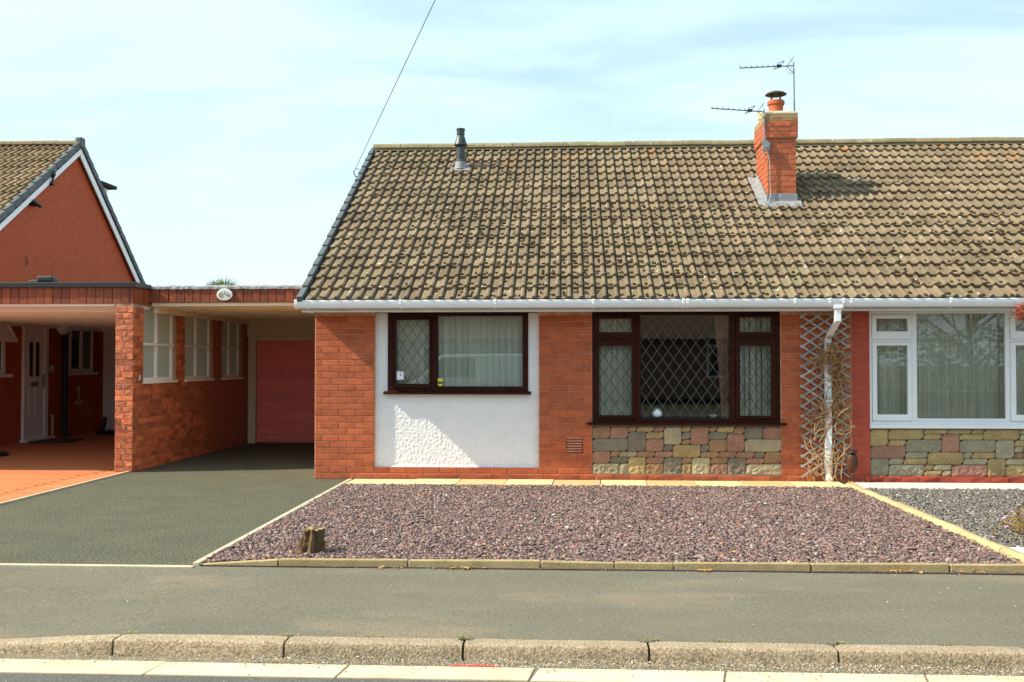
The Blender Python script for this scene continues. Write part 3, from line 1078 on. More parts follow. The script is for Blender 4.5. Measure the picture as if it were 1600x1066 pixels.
# projecting plinth course and the course under the panel
lay(wall, courses(-2.60, 3.395, .002, .07, -.05), YF - .022, BRICK, rough=.003, jit=.004)
lay(wall, courses(-2.315, PX1, .08, .12, .03), YF + .001, BRICK)
q = MB(); q.box(-2.60, 3.395, YF - .016, YF + .01, 0, .066)
q.build('plinth', MORTAR, wall)
# side, back and gable walls
q = MB(); q.box(-3.05, -2.80, YF + .25, 20.1, 0, 2.1); q.box(-3.05, 3.40, 20.1, 20.35, 0, 2.1)
q.extrude([(12.2, 2.1), (20.1, 2.1), (16.1, 4.60)], 0, -3.05, -2.8)
q.build('side_wall', MORTAR, bung)
# roughcast panel as displaced relief
nx, nz = 260, 190
v, f = [], []
for k in range(nz + 1):
    for i in range(nx + 1):
        x = PX0 + (PX1 - PX0) * i / nx
        z = .112 + (2.02 - .112) * k / nz
        p = Vector((x, 0, z))
        d = mnoise.noise(p * 38) * .5 + mnoise.noise(p * 75 + Vector((5, 1, 2))) * .35 + abs(mnoise.noise(p * 22)) * .5
        edge = min(1, (x - PX0) / .03, (PX1 - x) / .03, (z - .112) / .05)
        smooth_top = .25 if z > 1.0 else 1
        bell = max(0, 1 - (z - .112) / .055) * .040      # bell-cast drip at the foot
        v.append((x, YF + .062 - d * .0085 * max(.15, edge) * smooth_top - bell, z))
inw = lambda x, z: W1[0] - .001 < x < W1[1] + .001 and z > W1[2]
f = []
for k in range(nz):
    for i in range(nx):
        a = k * (nx + 1) + i
        cx = PX0 + (PX1 - PX0) * (i + .5) / nx
        cz = .112 + (2.02 - .112) * (k + .5) / nz
        if not inw(cx, cz):
            f.append((a, a + 1, a + nx + 2, a + nx + 1))
q = MB(); q.add(v, f)
q.build('roughcast_panel', RENDER, bung, smooth=180, recalc=False)
q = MB(); q.box(PX0, PX1, YF + .022, YF + .07, .100, .1125)
q.build('panel_foot', RENDER, bung)
# stone panel
STONES2 = [(305, 410, 108, 178, 'o'), (415, 523, 112, 178, 'p'), (527, 578, 108, 137, 'o'), (583, 685, 108, 137, 'y'), (695, 748, 108, 137, 'p'), (752, 857, 110, 215, 'c'), (862, 915, 108, 137, 'y'), (920, 1027, 108, 215, 'p'), (1032, 1078, 108, 135, 'o'), (1083, 1187, 108, 137, 'y'), (1190, 1250, 108, 148, 'o'), (1253, 1366, 108, 178, 'g'), (1370, 1478, 108, 178, 'p'),
           (305, 523, 182, 258, 'g'), (527, 635, 140, 258, 'g'), (638, 745, 142, 180, 'y'), (638, 745, 185, 258, 'p'), (748, 803, 220, 258, 'g'), (862, 915, 142, 183, 'g'), (862, 915, 188, 215, 'o'), (1032, 1142, 140, 183, 'g'), (1032, 1140, 187, 258, 'o'), (1145, 1250, 152, 258, 'p'), (1255, 1478, 183, 258, 'c'),
           (807, 976, 220, 295, 'y'), (980, 1027, 220, 258, 'g'),
           (305, 410, 262, 332, 'p'), (415, 468, 262, 293, 'o'), (472, 578, 262, 293, 'c'), (582, 690, 262, 293, 'o'), (694, 803, 262, 293, 'p'), (980, 1088, 262, 295, 'o'), (1092, 1198, 262, 295, 'p'), (1202, 1310, 262, 295, 'o'), (1314, 1372, 262, 298, 'g'), (1376, 1478, 262, 330, 'o'),
           (415, 523, 297, 332, 'g'), (527, 633, 298, 408, 'y'), (638, 745, 298, 332, 'p'), (750, 858, 299, 408, 'g'), (862, 920, 299, 332, 'o'), (924, 1035, 299, 408, 'c'), (1040, 1143, 299, 332, 'o'), (1148, 1258, 299, 408, 'g'), (1262, 1372, 302, 332, 'p'),
           (305, 468, 337, 408, 'c'), (472, 523, 337, 408, 'c'), (638, 745, 337, 408, 'o'), (862, 920, 337, 408, 'y'), (1040, 1143, 337, 408, 'p'), (1262, 1478, 336, 408, 'c')]
STONES3 = [(58, 228, 130, 285, 'y'), (238, 583, 130, 222, 'y'), (597, 825, 130, 165, 'y'), (835, 1065, 130, 165, 'd'), (1075, 1180, 130, 165, 'y'), (1195, 1542, 130, 222, 'y'), (1552, 1700, 130, 165, 'c'),
           (240, 405, 232, 285, 'y'), (597, 762, 172, 222, 'y'), (773, 945, 172, 343, 'p'), (955, 1185, 172, 222, 'y'), (1552, 1700, 172, 222, 'c'),
           (60, 402, 292, 405, 'p'), (412, 765, 230, 343, 'G'), (955, 1303, 230, 343, 'G'), (1312, 1487, 230, 402, 'G'), (1497, 1700, 230, 283, 'y'), (1497, 1580, 290, 343, 'c'), (1588, 1700, 290, 402, 'G'), (1497, 1580, 350, 402, 'o'),
           (412, 622, 350, 403, 'G'), (632, 980, 350, 462, 'y'), (988, 1068, 350, 403, 'G'), (1076, 1303, 350, 403, 'y'),
           (60, 230, 413, 583, 'G'), (240, 383, 413, 463, 'G'), (392, 622, 411, 463, 'y'), (988, 1220, 411, 463, 'G'), (1229, 1400, 411, 583, 'y'), (1409, 1700, 411, 463, 'c'),
           (240, 588, 473, 583, 'G'), (597, 685, 472, 524, 'y'), (694, 862, 472, 524, 'c'), (597, 768, 532, 583, 'y'), (777, 862, 532, 583, 'c'), (871, 1220, 473, 583, 'p'), (1409, 1700, 473, 583, 'y')]


def stone_block(parent, x0, x1, z0, z1, y, m, seed, rocky):
    nx_, nz_ = max(3, min(12, int((x1 - x0) / .022))), max(3, min(9, int((z1 - z0) / .022)))
    v = []
    for k in range(nz_ + 1):
        for i in range(nx_ + 1):
            tx, tz = i / nx_, k / nz_
            x, z = x0 + (x1 - x0) * tx, z0 + (z1 - z0) * tz
            e = min(tx, 1 - tx) * (x1 - x0), min(tz, 1 - tz) * (z1 - z0)
            d = 0 if min(e) < 1e-6 else min(1, min(e) / .007)
            nn = mnoise.noise(Vector((x * 24 + seed, z * 24, seed * 1.7))) + .6 * mnoise.noise(Vector((x * 60, z * 60, seed)))
            v.append((x, y - d * (.006 + rocky * nn), z))
    w_ = nx_ + 1
    f = [(k * w_ + i, k * w_ + i + 1, (k + 1) * w_ + i + 1, (k + 1) * w_ + i) for k in range(nz_) for i in range(nx_)]
    b = MB(); b.add(v, f)
    b.box(x0, x1, y, y + .02, z0, z1)
    b.build('stone', m, parent, recalc=False)


q = MB(); q.box(SX0, SX1, YF + .012, YF + .05, .085, W2[2])
sp = q.build('stone_panel', STONEMORTAR, bung)
for i, (a, b, c, d, k) in enumerate(STONES2):
    fx = lambda u: .324 + (u / 4 + 850 - 925) * .0076
    fz = lambda vv: 2.028 - (640 + vv / 4 - 487) * .00769
    stone_block(sp, max(fx(a), SX0 + .002), min(fx(b), SX1 - .002), fz(d), min(fz(c), .655), YF + .004, STONE[k], i * 3.1, .012 if d > 400 else .008)
q = MB(); q.box(SX0, SX1, YF - .012, YF + .02, .072, .088)
q.build('stone_ledge', STONEMORTAR, bung, bevel=.004)
# windows
win1 = window(bung, W1, [(-1.545, -.515, 1.125, 1.985)], [((-2.095, -1.62, 1.10, 1.965), (-2.062, -1.655, 1.157, 1.935))], BROWN, YF + .045,
              sill=(-2.205, -.412, 1.030, 1.068, YF - .02))
lattice((-2.062, -1.655, 1.157, 1.935), YF + .064, .118, .175, .007).build('lead_lattice', PALECAME, win1, kind='stuff')
win2 = window(bung, W2, [(.906, 1.965, .745, 1.985)],
              [((.375, .845, 1.735, 1.99), (.408, .798, 1.780, 1.943)), ((.375, .845, .735, 1.695), (.408, .798, .780, 1.618)),
               ((2.035, 2.515, 1.735, 1.99), (2.086, 2.462, 1.780, 1.955)), ((2.035, 2.515, .735, 1.695), (2.088, 2.462, .780, 1.618))],
              BROWN, YF + .03, sill=(.268, 2.622, .668, .703, YF - .045))
lattice((.906, 1.965, .745, 1.985), YF + .050, .133, .190, .0065).build('lead_lattice', PALECAME, win2, kind='stuff')
for r_ in ((.408, .798, .780, 1.618), (2.088, 2.462, .780, 1.618)):
    lattice(r_, YF + .050, .133, .190, .008).build('lead_lattice', LEADCAME, win2, kind='stuff')
for r_ in ((.408, .798, 1.780, 1.943), (2.086, 2.462, 1.780, 1.955)):
    lattice(r_, YF + .050, .133, .190, .006).build('lead_lattice', LEADCAME, win2, kind='stuff')
# air brick
q = MB()
for k in range(6):
    zb = .325 + k * .0315
    q.extrude([(YF + .004, zb), (YF + .03, zb + .014), (YF + .03, zb + .024), (YF + .004, zb + .012)], 0, .012, .208)
q.box(.008, .014, YF - .001, YF + .04, .322, .513); q.box(.206, .212, YF - .001, YF + .04, .322, .513)
q.box(.008, .212, YF + .032, YF + .04, .322, .513)
q.build('air_brick', mat('dark_air_brick', (.17, .03, .02), rough=.8), bung)
# room behind the windows
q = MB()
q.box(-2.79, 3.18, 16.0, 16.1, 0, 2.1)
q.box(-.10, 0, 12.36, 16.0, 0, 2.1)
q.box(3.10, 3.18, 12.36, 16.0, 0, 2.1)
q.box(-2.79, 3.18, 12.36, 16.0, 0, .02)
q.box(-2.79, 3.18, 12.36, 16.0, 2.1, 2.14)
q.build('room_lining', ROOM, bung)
# eaves: fascia, soffit, gutter
q = MB(); q.box(-3.105, PARTY - .06, 11.70, 11.718, 2.008, 2.125)
q.build('fascia', OFFWHITE, bung)
q = MB(); q.box(-3.105, PARTY - .06, 11.718, YF + .02, 2.026, 2.036); q.box(-3.105, -3.09, 11.718, YF + .1, 2.012, 2.17)
q.build('soffit', OFFWHITE, bung)
GPROF = [(11.705, 2.135), (11.62, 2.14), (11.606, 2.146), (11.60, 2.138), (11.603, 2.095), (11.62, 2.06), (11.65, 2.046), (11.68, 2.052), (11.70, 2.08)]


def gutter(parent, x0, x1, joints, ends):
    b = MB(); b.extrude(GPROF, 0, x0, x1)
    o = b.build('gutter', WHITE, parent, smooth=30)
    me = None
    for x in joints:
        c = [(11.65 + (a - 11.65) * 1.10, 2.09 + (z - 2.09) * 1.12) for a, z in GPROF]
        if me is None:
            e = MB(); e.extrude(c, 0, -.014, .014)
            me = e.mesh('gutter_bracket', WHITE, bevel=.002)
        piece('gutter_bracket', me, o, (x, 0, 0))
    return o


gut = gutter(bung, -3.15, 3.19, [-3.025, -1.92, -.81, .33, 1.36, 1.41, 2.63, 3.02, 3.175], True)
q = MB(); q.extrude([(11.65 + (a - 11.65) * 1.12, 2.09 + (z - 2.09) * 1.14) for a, z in GPROF], 0, -3.172, -3.135)
q.build('gutter_end', WHITE, gut, bevel=.004)
# downpipe with swan neck
q = MB()
pw = .036


def sq(bm_, pts):
    v = []
    for i, (x, y, z) in enumerate(pts):
        v += [(x - pw, y - pw, z), (x + pw, y - pw, z), (x + pw, y + pw, z), (x - pw, y + pw, z)]
    n = len(pts)
    f = [(i * 4 + k, i * 4 + (k + 1) % 4, i * 4 + 4 + (k + 1) % 4, i * 4 + 4 + k) for i in range(n - 1) for k in range(4)]
    f += [(3, 2, 1, 0), tuple(range(4 * n - 4, 4 * n))]
    bm_.add(v, f)


sq(q, [(3.112, 11.655, 2.06), (3.112, 11.655, 1.885), (3.095, 12.02, 1.70), (3.092, 12.02, 1.60), (3.096, 12.02, .012)])
dpipe = q.build('downpipe', WHITE, bung, bevel=.006)
for z in (1.62, .95):
    q = MB(); q.box(3.05, 3.14, 11.972, 12.10, z, z + .03); q.build('pipe_clip', WHITE, dpipe, bevel=.003)
q = MB(); q.box(3.06, 3.165, 11.60, 11.70, 2.03, 2.07); q.build('outlet', WHITE, dpipe, bevel=.005)

# --- roof
YE, ZE, SL = 11.62, 2.125, .607
YR = 16.1
PITCH = math.atan(SL)
ZR = ZE + SL * (YR - YE)
CHX0, CHX1, CHY0, CHY1 = 2.805, 3.205, 14.05, 14.85


def roof_deck(parent, x0, x1):
    b = MB()
    b.extrude([(YE + .02, ZE - .03), (YR, ZR - .03), (2 * YR - YE, ZE - .03), (2 * YR - YE, ZE - .10), (YR, ZR - .12), (YE + .06, ZE - .08)], 0, x0, x1)
    return b.build('roof', DECK, parent)


roof = roof_deck(bung, -3.10, PARTY)
inch = lambda x, y: CHX0 - .03 < x < CHX1 + .03 and CHY0 - .02 < y < CHY1
lay_tiles(roof, TILE, -3.05, 23, 18, YE, ZE, SL, 300, inch)
moss_clumps(roof, 620, -2.2, 3.4, 0, 10, YE, ZE, SL, -3.05)
moss_clumps(roof, 160, -3.0, 1.0, 0, 17, YE, ZE, SL, -3.05)
# rear slope covered in the same tiling, never seen from the street
q = MB()
for r in range(18):
    s = r * GAUGE
    ya, za = 2 * YR - YE - s * math.cos(PITCH), ZE + s * math.sin(PITCH)
    q.extrude([(ya, za), (ya, za + .03), (ya - GAUGE * math.cos(PITCH), za + GAUGE * math.sin(PITCH) + .004), (ya - GAUGE * math.cos(PITCH), za + GAUGE * math.sin(PITCH) - .03)], 0, -3.05, PARTY)
q.build('rear_tiling', TILE, roof, kind='stuff')


def ridge_row(roof_, x0, n, ln, yr, zr, m, slope, first_jit=0):
    for i in range(n):
        a = x0 + i * ln
        b = MB()
        n_ = 10
        prof = []
        rr = .115
        for k in range(n_ + 1):
            t = math.pi * (k / n_)
            prof.append((yr - rr * math.cos(t) * 1.0, zr - .03 + .085 * math.sin(t)))
        inner = [(y_ + (yr - y_) * .16, z_ - .014) for y_, z_ in prof][::-1]
        b.extrude(prof + inner, 0, a + .004, a + ln - .003)
        o_ = b.build('ridge_tile', m, roof_, smooth=40)
        o_.location = (0, random.uniform(-.004, .004), random.uniform(-.004, .004))


ridge_row(roof, -3.10, 14, .4515, YR, ZR + .06, RIDGE, SL)
q = MB(); q.extrude([(YR - .09, ZR - .01), (YR + .09, ZR - .01), (YR + .06, ZR + .06), (YR, ZR + .085), (YR - .06, ZR + .06)], 0, -3.06, 9.0)
q.build('ridge_bedding', FLAUNCH, roof)


# dry verge caps up the left edge
def verge(roof_, x0, x1, ye, ze, slope, n, gauge, sgn=1, m=CHARCOAL, name='verge_cap', h0=.085, h1=.062):
    p = math.atan(slope)
    b = MB()
    b.box(0, x1 - x0, -.012, gauge + .02, -h0, h1)
    me = b.mesh(name, m, bevel=.006)
    for i in range(n):
        s = i * gauge
        y = ye + sgn * s * math.cos(p)
        piece(name, me, roof_, (x0, y, ze + s * math.sin(p)), (p - .075, 0, 0) if sgn > 0 else (p + .045, 0, math.pi), None) if sgn > 0 else \
            piece(name, me, roof_, (x1, y, ze + s * math.sin(p)), (p + .045, 0, math.pi))


verge(roof, -3.140, -3.072, YE - .005, ZE, SL, 18, GAUGE, h0=.07, h1=.075)

# --- chimney
q = MB()
ZT = 4.86
q.box(CHX0 + .006, CHX1 - .006, CHY0 + .006, CHY1 - .006, 3.2, 4.53)
q.box(CHX0 - .019, CHX1 + .019, CHY0 - .019, CHY1 + .019, 4.53, ZT)
ch = q.build('chimney', STACKMORTAR, bung)
chw = CHX1 - CHX0


def stack(z0, z1, off, m):
    k = 0
    z = z0
    while z + BH <= z1 + .01:
        odd = k % 2
        zc = z + BH / 2
        x0, x1 = CHX0 - off, CHX1 + off
        y0_, y1_ = CHY0 - off, CHY1 + off
        wd = x1 - x0
        front = [(x0 + wd * .26 / 1, wd * .52), (x0 + wd * .76, wd * .48)] if odd else [(x0 + wd * .14, wd * .28), (x0 + wd * .52, wd * .48), (x0 + wd * .88, wd * .24)]
        mm = m(z) if callable(m) else m
        for c, w_ in front:
            piece('brick', brick_mesh(w_ - JT, mm, random.randrange(5), .0025), ch, (c, y0_ + random.uniform(-.003, .002), zc))
        ln = y1_ - y0_
        side = [.25, .25, .25, .25] if odd else [.125, .25, .25, .25, .125]
        yy = y0_
        for s_ in side:
            w_ = ln * s_
            # left face, turned to -X
            piece('brick', brick_mesh(w_ - JT, mm, random.randrange(5), .0025), ch, (x0 + random.uniform(-.002, .002), yy + w_ / 2, zc), (0, 0, R(-90)))
            yy += w_
        z += BH
        k += 1


stack(3.62, 4.53, 0, STACKBRICK)
stack(4.535, ZT, .025, lambda z: LICHENBRICK if z > 4.69 else STACKBRICK)
q = MB()
prof = [(CHX0 - .03, ZT), (CHX1 + .03, ZT)]
cx_, cy_ = (CHX0 + CHX1) / 2, (CHY0 + CHY1) / 2
pts = []
for (s, z) in ((1, 0), (1, .022), (.72, .065), (.5, .085)):
    pts.append([(cx_ + sx * (chw / 2 + .022) * s, cy_ + sy * ((CHY1 - CHY0) / 2 + .022) * (s if s == 1 else s + .1), ZT + z) for sx, sy in ((-1, -1), (1, -1), (1, 1), (-1, 1))])
v = [p for ring in pts for p in ring]
f = [(i * 4 + k, i * 4 + (k + 1) % 4, i * 4 + 4 + (k + 1) % 4, i * 4 + 4 + k) for i in range(3) for k in range(4)] + [(12, 13, 14, 15)]
q.add(v, f)
q.build('flaunching', FLAUNCH, ch, bevel=.006)
q = MB()
q.lathe([(.098, 0), (.098, .02), (.102, .09), (.118, .105), (.122, .13), (.120, .155), (.105, .165), (.095, .16), (.09, .05)], (2.985, 14.32, 4.955), 24, caps=False)
q.build('chimney_pot', TERRA, ch, smooth=35)
q = MB()
for k in range(4):
    t = k * math.pi / 2 + .5
    q.tube([(2.985 + .085 * math.cos(t), 14.32 + .085 * math.sin(t), 5.07), (2.985 + .085 * math.cos(t), 14.32 + .085 * math.sin(t), 5.21)], .009, 6)
q.lathe([(.012, .052), (.07, .046), (.12, .028), (.148, .008), (.150, 0), (.140, -.004), (.05, .012)], (2.985, 14.32, 5.205), 24)
q.lathe([(.088, 0), (.088, .02), (.07, .02)], (2.985, 14.32, 5.075), 20, caps=False)
q.build('cowl', RUST, ch, smooth=35)
q = MB(); q.lathe([(.085, 0), (.095, .05), (.09, .09), (.05, .10)], (2.87, 14.62, 4.925), 16)
q.build('capped_pot', mat('cream_pot', (.62, .50, .28), rough=.9), ch, smooth=40)
# flashing: front apron, stepped side
q = MB()
zr_ = lambda y: ZE + SL * (y - YE)
q.extrude([(CHY0 - .012, zr_(CHY0) + .02), (CHY0 - .012, zr_(CHY0) + .155), (CHY0 - .002, zr_(CHY0) + .155), (CHY0 - .002, zr_(CHY0) + .02)], 0, CHX0 - .012, CHX1 + .012)
q.extrude([(CHY0 - .16, zr_(CHY0 - .16) + .052), (CHY0 - .002, zr_(CHY0) + .06), (CHY0 - .002, zr_(CHY0) + .03), (CHY0 - .16, zr_(CHY0 - .16) + .03)], 0, CHX0 - .08, CHX1 + .06)
q.build('apron_flashing', LEAD, ch, bevel=.004)
q = MB()
for k in range(8):
    ya = CHY0 + k * .1
    q.box(CHX0 - .010, CHX0 - .002, ya - .005, ya + .105, zr_(ya) - .05, zr_(ya) + .155)
    q.box(CHX1 + .002, CHX1 + .010, ya - .005, ya + .105, zr_(ya) - .05, zr_(ya) + .155)
q.extrude([(CHY0 - .1, zr_(CHY0 - .1) + .04), (CHY1, zr_(CHY1) + .04), (CHY1, zr_(CHY1) + .052), (CHY0 - .1, zr_(CHY0 - .1) + .052)], 0, CHX0 - .13, CHX0 - .004)
q.build('side_flashing', PALELEAD, ch, bevel=.003)
# --- flue through the roof
q = MB()
fx_, fy_ = -1.605, 15.35
fz0 = zr_(fy_)
q.lathe([(.078, -.06), (.078, .10), (.083, .10), (.083, .135), (.070, .145), (.066, .36), (.10, .362), (.108, .375), (.095, .40), (.055, .525), (.055, .53), (.062, .535), (.062, .60), (.068, .605), (.068, .63), (.05, .635)], (fx_, fy_, fz0), 22)
fl = q.build('roof_flue', FLUE, bung, smooth=35)
q = MB()
q.box(-.15, .15, -.14, .12, .028, .040, Matrix.Translation((fx_, fy_, fz0)) @ Matrix.Rotation(PITCH, 4, 'X'))
q.lathe([(.105, .0), (.09, .06), (.08, .14)], (fx_, fy_, fz0 + .0), 20, caps=False)
q.build('flue_flashing', LEAD, fl, smooth=35)

# things in and behind the windows
bl = thing('vertical_blind', 'pale vertical blind behind the wide right pane of the window in the white panel', 'window blind', (-1.03, 12.26, 1.12))
q = MB(); q.box(-.043, .043, -.001, .001, 0, .86)
slm = q.mesh('slat', BLIND)
for i in range(14):
    piece('slat', slm, bl, (-1.52 + i * .0765, 12.26, 1.12), (0, 0, R(26 + random.uniform(-9, 9))))
hanging('net_curtain', 'grey net curtain behind the leaded casement beside the wide pane in the white panel', 'curtain', None, -2.10, -1.62, 1.10, 1.97, 12.27, .012, .08, NET)
for (xa, xb, lab) in ((.38, .84, 'pale vertical blind behind the left leaded side window above the stone panel'), (2.04, 2.50, 'pale vertical blind behind the right leaded side window above the stone panel')):
    bl = thing('vertical_blind', lab, 'window blind', ((xa + xb) / 2, 12.28, .76))
    q = MB(); q.box(-.043, .043, -.001, .001, 0, 1.22)
    slm = q.mesh('slat', BLIND)
    for i in range(7):
        piece('slat', slm, bl, (xa + .02 + i * .07, 12.28, .74), (0, 0, R(34 + random.uniform(-10, 10))))
hanging('pink_curtain', 'pink curtain drawn aside in the middle pane of the brown window', 'curtain', None, 1.80, 1.99, .74, 2.0, 12.24, .012, .06, PINK, taper=.09)
q = MB(); q.lathe([(.03, 0), (.062, .02), (.068, .05), (.055, .09), (.03, .115)], (1.108, 12.20, .752), 20)
orn = q.build('ornament', WHITECERAMIC, None, smooth=50)
tag(orn, 'white rounded ornament with a blue top on the brown window ledge', 'ornament')
q = MB(); q.lathe([(.03, .112), (.02, .125), (.004, .132)], (1.108, 12.20, .752), 16)
q.build('ornament_top', BLUE, orn, smooth=50)
q = MB(); q.lathe([(.03, 0), (.035, .005), (.055, .035), (.05, .036), (.03, .012)], (1.775, 12.20, .752), 20)
tag(q.build('bowl', WHITECERAMIC, None, smooth=50), 'small white bowl on the ledge behind the middle pane', 'bowl')
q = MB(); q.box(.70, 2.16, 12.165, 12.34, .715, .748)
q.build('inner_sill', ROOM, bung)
ck = thing('window_clock', 'small square clock in the corner of the leaded casement', 'clock', (-1.995, 12.16, 1.225))
q = MB(); q.plate((-2.045, -1.945, 1.20, 1.315), [(-2.035, -1.955, 1.21, 1.305)], 12.078, 12.092); q.build('clock_frame', GALV, ck, bevel=.002)
q = MB(); q.box(-2.036, -1.954, 12.084, 12.089, 1.209, 1.306); q.build('clock_face', WHITECERAMIC, ck)
q = MB(); q.box(-1.997, -1.992, 12.081, 12.0835, 1.258, 1.29); q.box(-1.997, -1.975, 12.0815, 12.0838, 1.253, 1.259); q.build('clock_hand', BLACK, ck)
q = MB(); q.box(-1.535, -1.475, 12.062, 12.0655, 1.13, 1.225)
st = tag(q.build('sticker', YELLOW, None), 'yellow and black sticker in the bottom corner of the wide window pane', 'sticker')
q = MB()
q.box(-1.533, -1.477, 12.0605, 12.062, 1.160, 1.182); q.box(-1.535, -1.52, 12.0605, 12.062, 1.13, 1.14); q.box(-1.49, -1.475, 12.0605, 12.062, 1.13, 1.14)
q.build('sticker_print', BLACK, st)

# ================================================================== RIGHT-HAND HALF
nb = thing('neighbour_bungalow', 'right half of the pair with white window frames and red painted wall', 'house', (5.3, 12.1, 0))
W3 = (3.601, 6.55, .69, 2.026)
q = MB()
q.box(3.40, 3.605, YF + .008, y1, 0, 2.03)
q.box(3.605, 6.55, YF + .02, y1, 0, W3[2])
q.box(6.55, 9.0, YF + .008, y1, 0, 2.03)
q.box(8.75, 9.0, y1, 20.3, 0, 2.1); q.box(3.40, 9.0, 20.1, 20.35, 0, 2.1)
nwall = q.build('wall', REDMORTAR, nb)
lay(nwall, courses(3.398, 3.598, .09, 2.0, 3.40), YF + .004, REDPAINT)
lay(nwall, courses(3.398, 6.5, .002, .06, 3.33), YF - .024, REDPAINT, rough=.006, jit=.006)
lay(nwall, courses(6.56, 7.2, .09, 2.0, 3.40), YF + .004, REDPAINT)
q = MB(); q.box(3.398, 6.5, YF - .018, YF + .012, 0, .072); q.build('plinth', REDMORTAR, nwall)
q = MB(); q.box(3.605, 6.50, YF + .012, YF + .05, .09, .64)
sp3 = q.build('stone_panel', STONEMORTAR, nb)
for i, (a, b, c, d, k) in enumerate(STONES3):
    fx = lambda u: 3.601 + (1350 + u / 6.4 - 1358) * .0074
    fz = lambda vv: 2.028 - (650 + vv / 6.4 - 487) * .00769
    stone_block(sp3, fx(a), fx(b), fz(d) , fz(c), YF + .006, STONE[k], 100 + i * 2.3, .009 if d > 560 else .004)
window(nb, W3, [(4.159, 5.181, .755, 1.995), (5.85, 6.5, .755, 1.995)],
       [((3.635, 4.10, 1.69, 1.985), (3.690, 4.052, 1.785, 1.936)), ((3.635, 4.10, .72, 1.66), (3.692, 4.048, .80, 1.617)),
        ((5.235, 5.72, 1.69, 1.985), (5.30, 5.66, 1.785, 1.936)), ((5.235, 5.72, .72, 1.66), (5.30, 5.66, .80, 1.617))],
       WHITE, YF + .02, sill=(3.595, 6.56, .640, .692, YF - .03))
hanging('net_curtain', 'grey net curtain in soft folds behind the white framed window', 'curtain', None, 3.62, 6.53, .72, 2.01, 12.30, .030, .105, NET)
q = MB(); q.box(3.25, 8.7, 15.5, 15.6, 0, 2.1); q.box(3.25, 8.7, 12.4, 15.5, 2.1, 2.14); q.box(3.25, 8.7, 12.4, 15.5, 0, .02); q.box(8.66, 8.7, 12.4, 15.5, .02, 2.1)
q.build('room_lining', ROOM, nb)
q = MB(); q.box(PARTY - .06, 9.1, 11.70, 11.718, 2.008, 2.125); q.build('fascia', OFFWHITE, nb)
q = MB(); q.box(PARTY - .06, 9.1, 11.718, YF + .02, 2.026, 2.036); q.build('soffit', OFFWHITE, nb)
gutter(nb, 3.192, 9.1, [3.26, 4.37, 5.48, 6.6], False)
nroof = roof_deck(nb, PARTY + .002, 9.1)
lay_tiles(nroof, TILE, PARTY - .0002, 16, 18, YE, ZE, SL, 300, lambda x, y: False)
q = MB()
for c in range(16, 22):
    for r in range(18):
        s = r * GAUGE
        q.add(*TILEGEO[(r + c) % 5], Matrix.Translation((PARTY + c * TW, YE + s * math.cos(PITCH), ZE + s * math.sin(PITCH))) @ Matrix.Rotation(PITCH, 4, 'X'))
for r in range(18):
    s = r * GAUGE
    ya, za = 2 * YR - YE - s * math.cos(PITCH), ZE + s * math.sin(PITCH)
    q.extrude([(ya, za), (ya, za + .03), (ya - GAUGE * math.cos(PITCH), za + GAUGE * math.sin(PITCH) + .004), (ya - GAUGE * math.cos(PITCH), za + GAUGE * math.sin(PITCH) - .03)], 0, PARTY, 9.1)
q.build('tiling', TILE, nroof, kind='stuff', smooth=38)
moss_clumps(nroof, 420, 3.3, 7.6, 0, 9, YE, ZE, SL, PARTY)
ridge_row(nroof, PARTY + .002, 13, .4515, YR, ZR + .06, RIDGE, SL)

# ================================================================== AERIALS, WIRE
def aerial(label, mast, boom_a, boom_b, n, groupname, reflect):
    t = thing('aerial', label, 'aerial', mast[0], groupname)
    b = MB(); b.tube(mast, .011, 8); b.build('mast', GALV, t, smooth=40)
    b = MB(); b.tube([boom_a, boom_b], .008, 6); b.build('boom', ALU, t, smooth=40)
    A, B = Vector(boom_a), Vector(boom_b)
    for i in range(n):
        p = A + (B - A) * (i / (n - 1) * .62)
        e = MB()
        e.tube([p + Vector((0, -.075, -.004)), p + Vector((0, .075, .012))], .004, 5)
        e.tube([p + Vector((0, 0, -.004)), p + Vector((0.0, 0, .028))], .005, 5)
        e.build('element', ALU, t)
    d = A + (B - A) * .72
    e = MB(); e.box(d.x - .03, d.x + .03, d.y - .02, d.y + .02, d.z - .012, d.z + .022)
    e.tube([d + Vector((-.04, -.16, .0)), d + Vector((.04, -.16, .03)), d + Vector((.04, .16, .03)), d + Vector((-.04, .16, 0)), d + Vector((-.04, -.16, .0))], .005, 5)
    e.build('dipole', BLACK, t)
    r = A + (B - A) * .86
    e = MB()
    for s in (-1, 1):
        for k in range(3):
            e.tube([r + Vector((.02 + k * .025, -.14, s * (.02 + k * .035))), r + Vector((.02 + k * .025, .14, s * (.02 + k * .035)))], .0035, 5)
        e.tube([r, r + Vector((.09, 0, s * .10))], .004, 5)
    e.build('reflector', ALU, t)
    return t


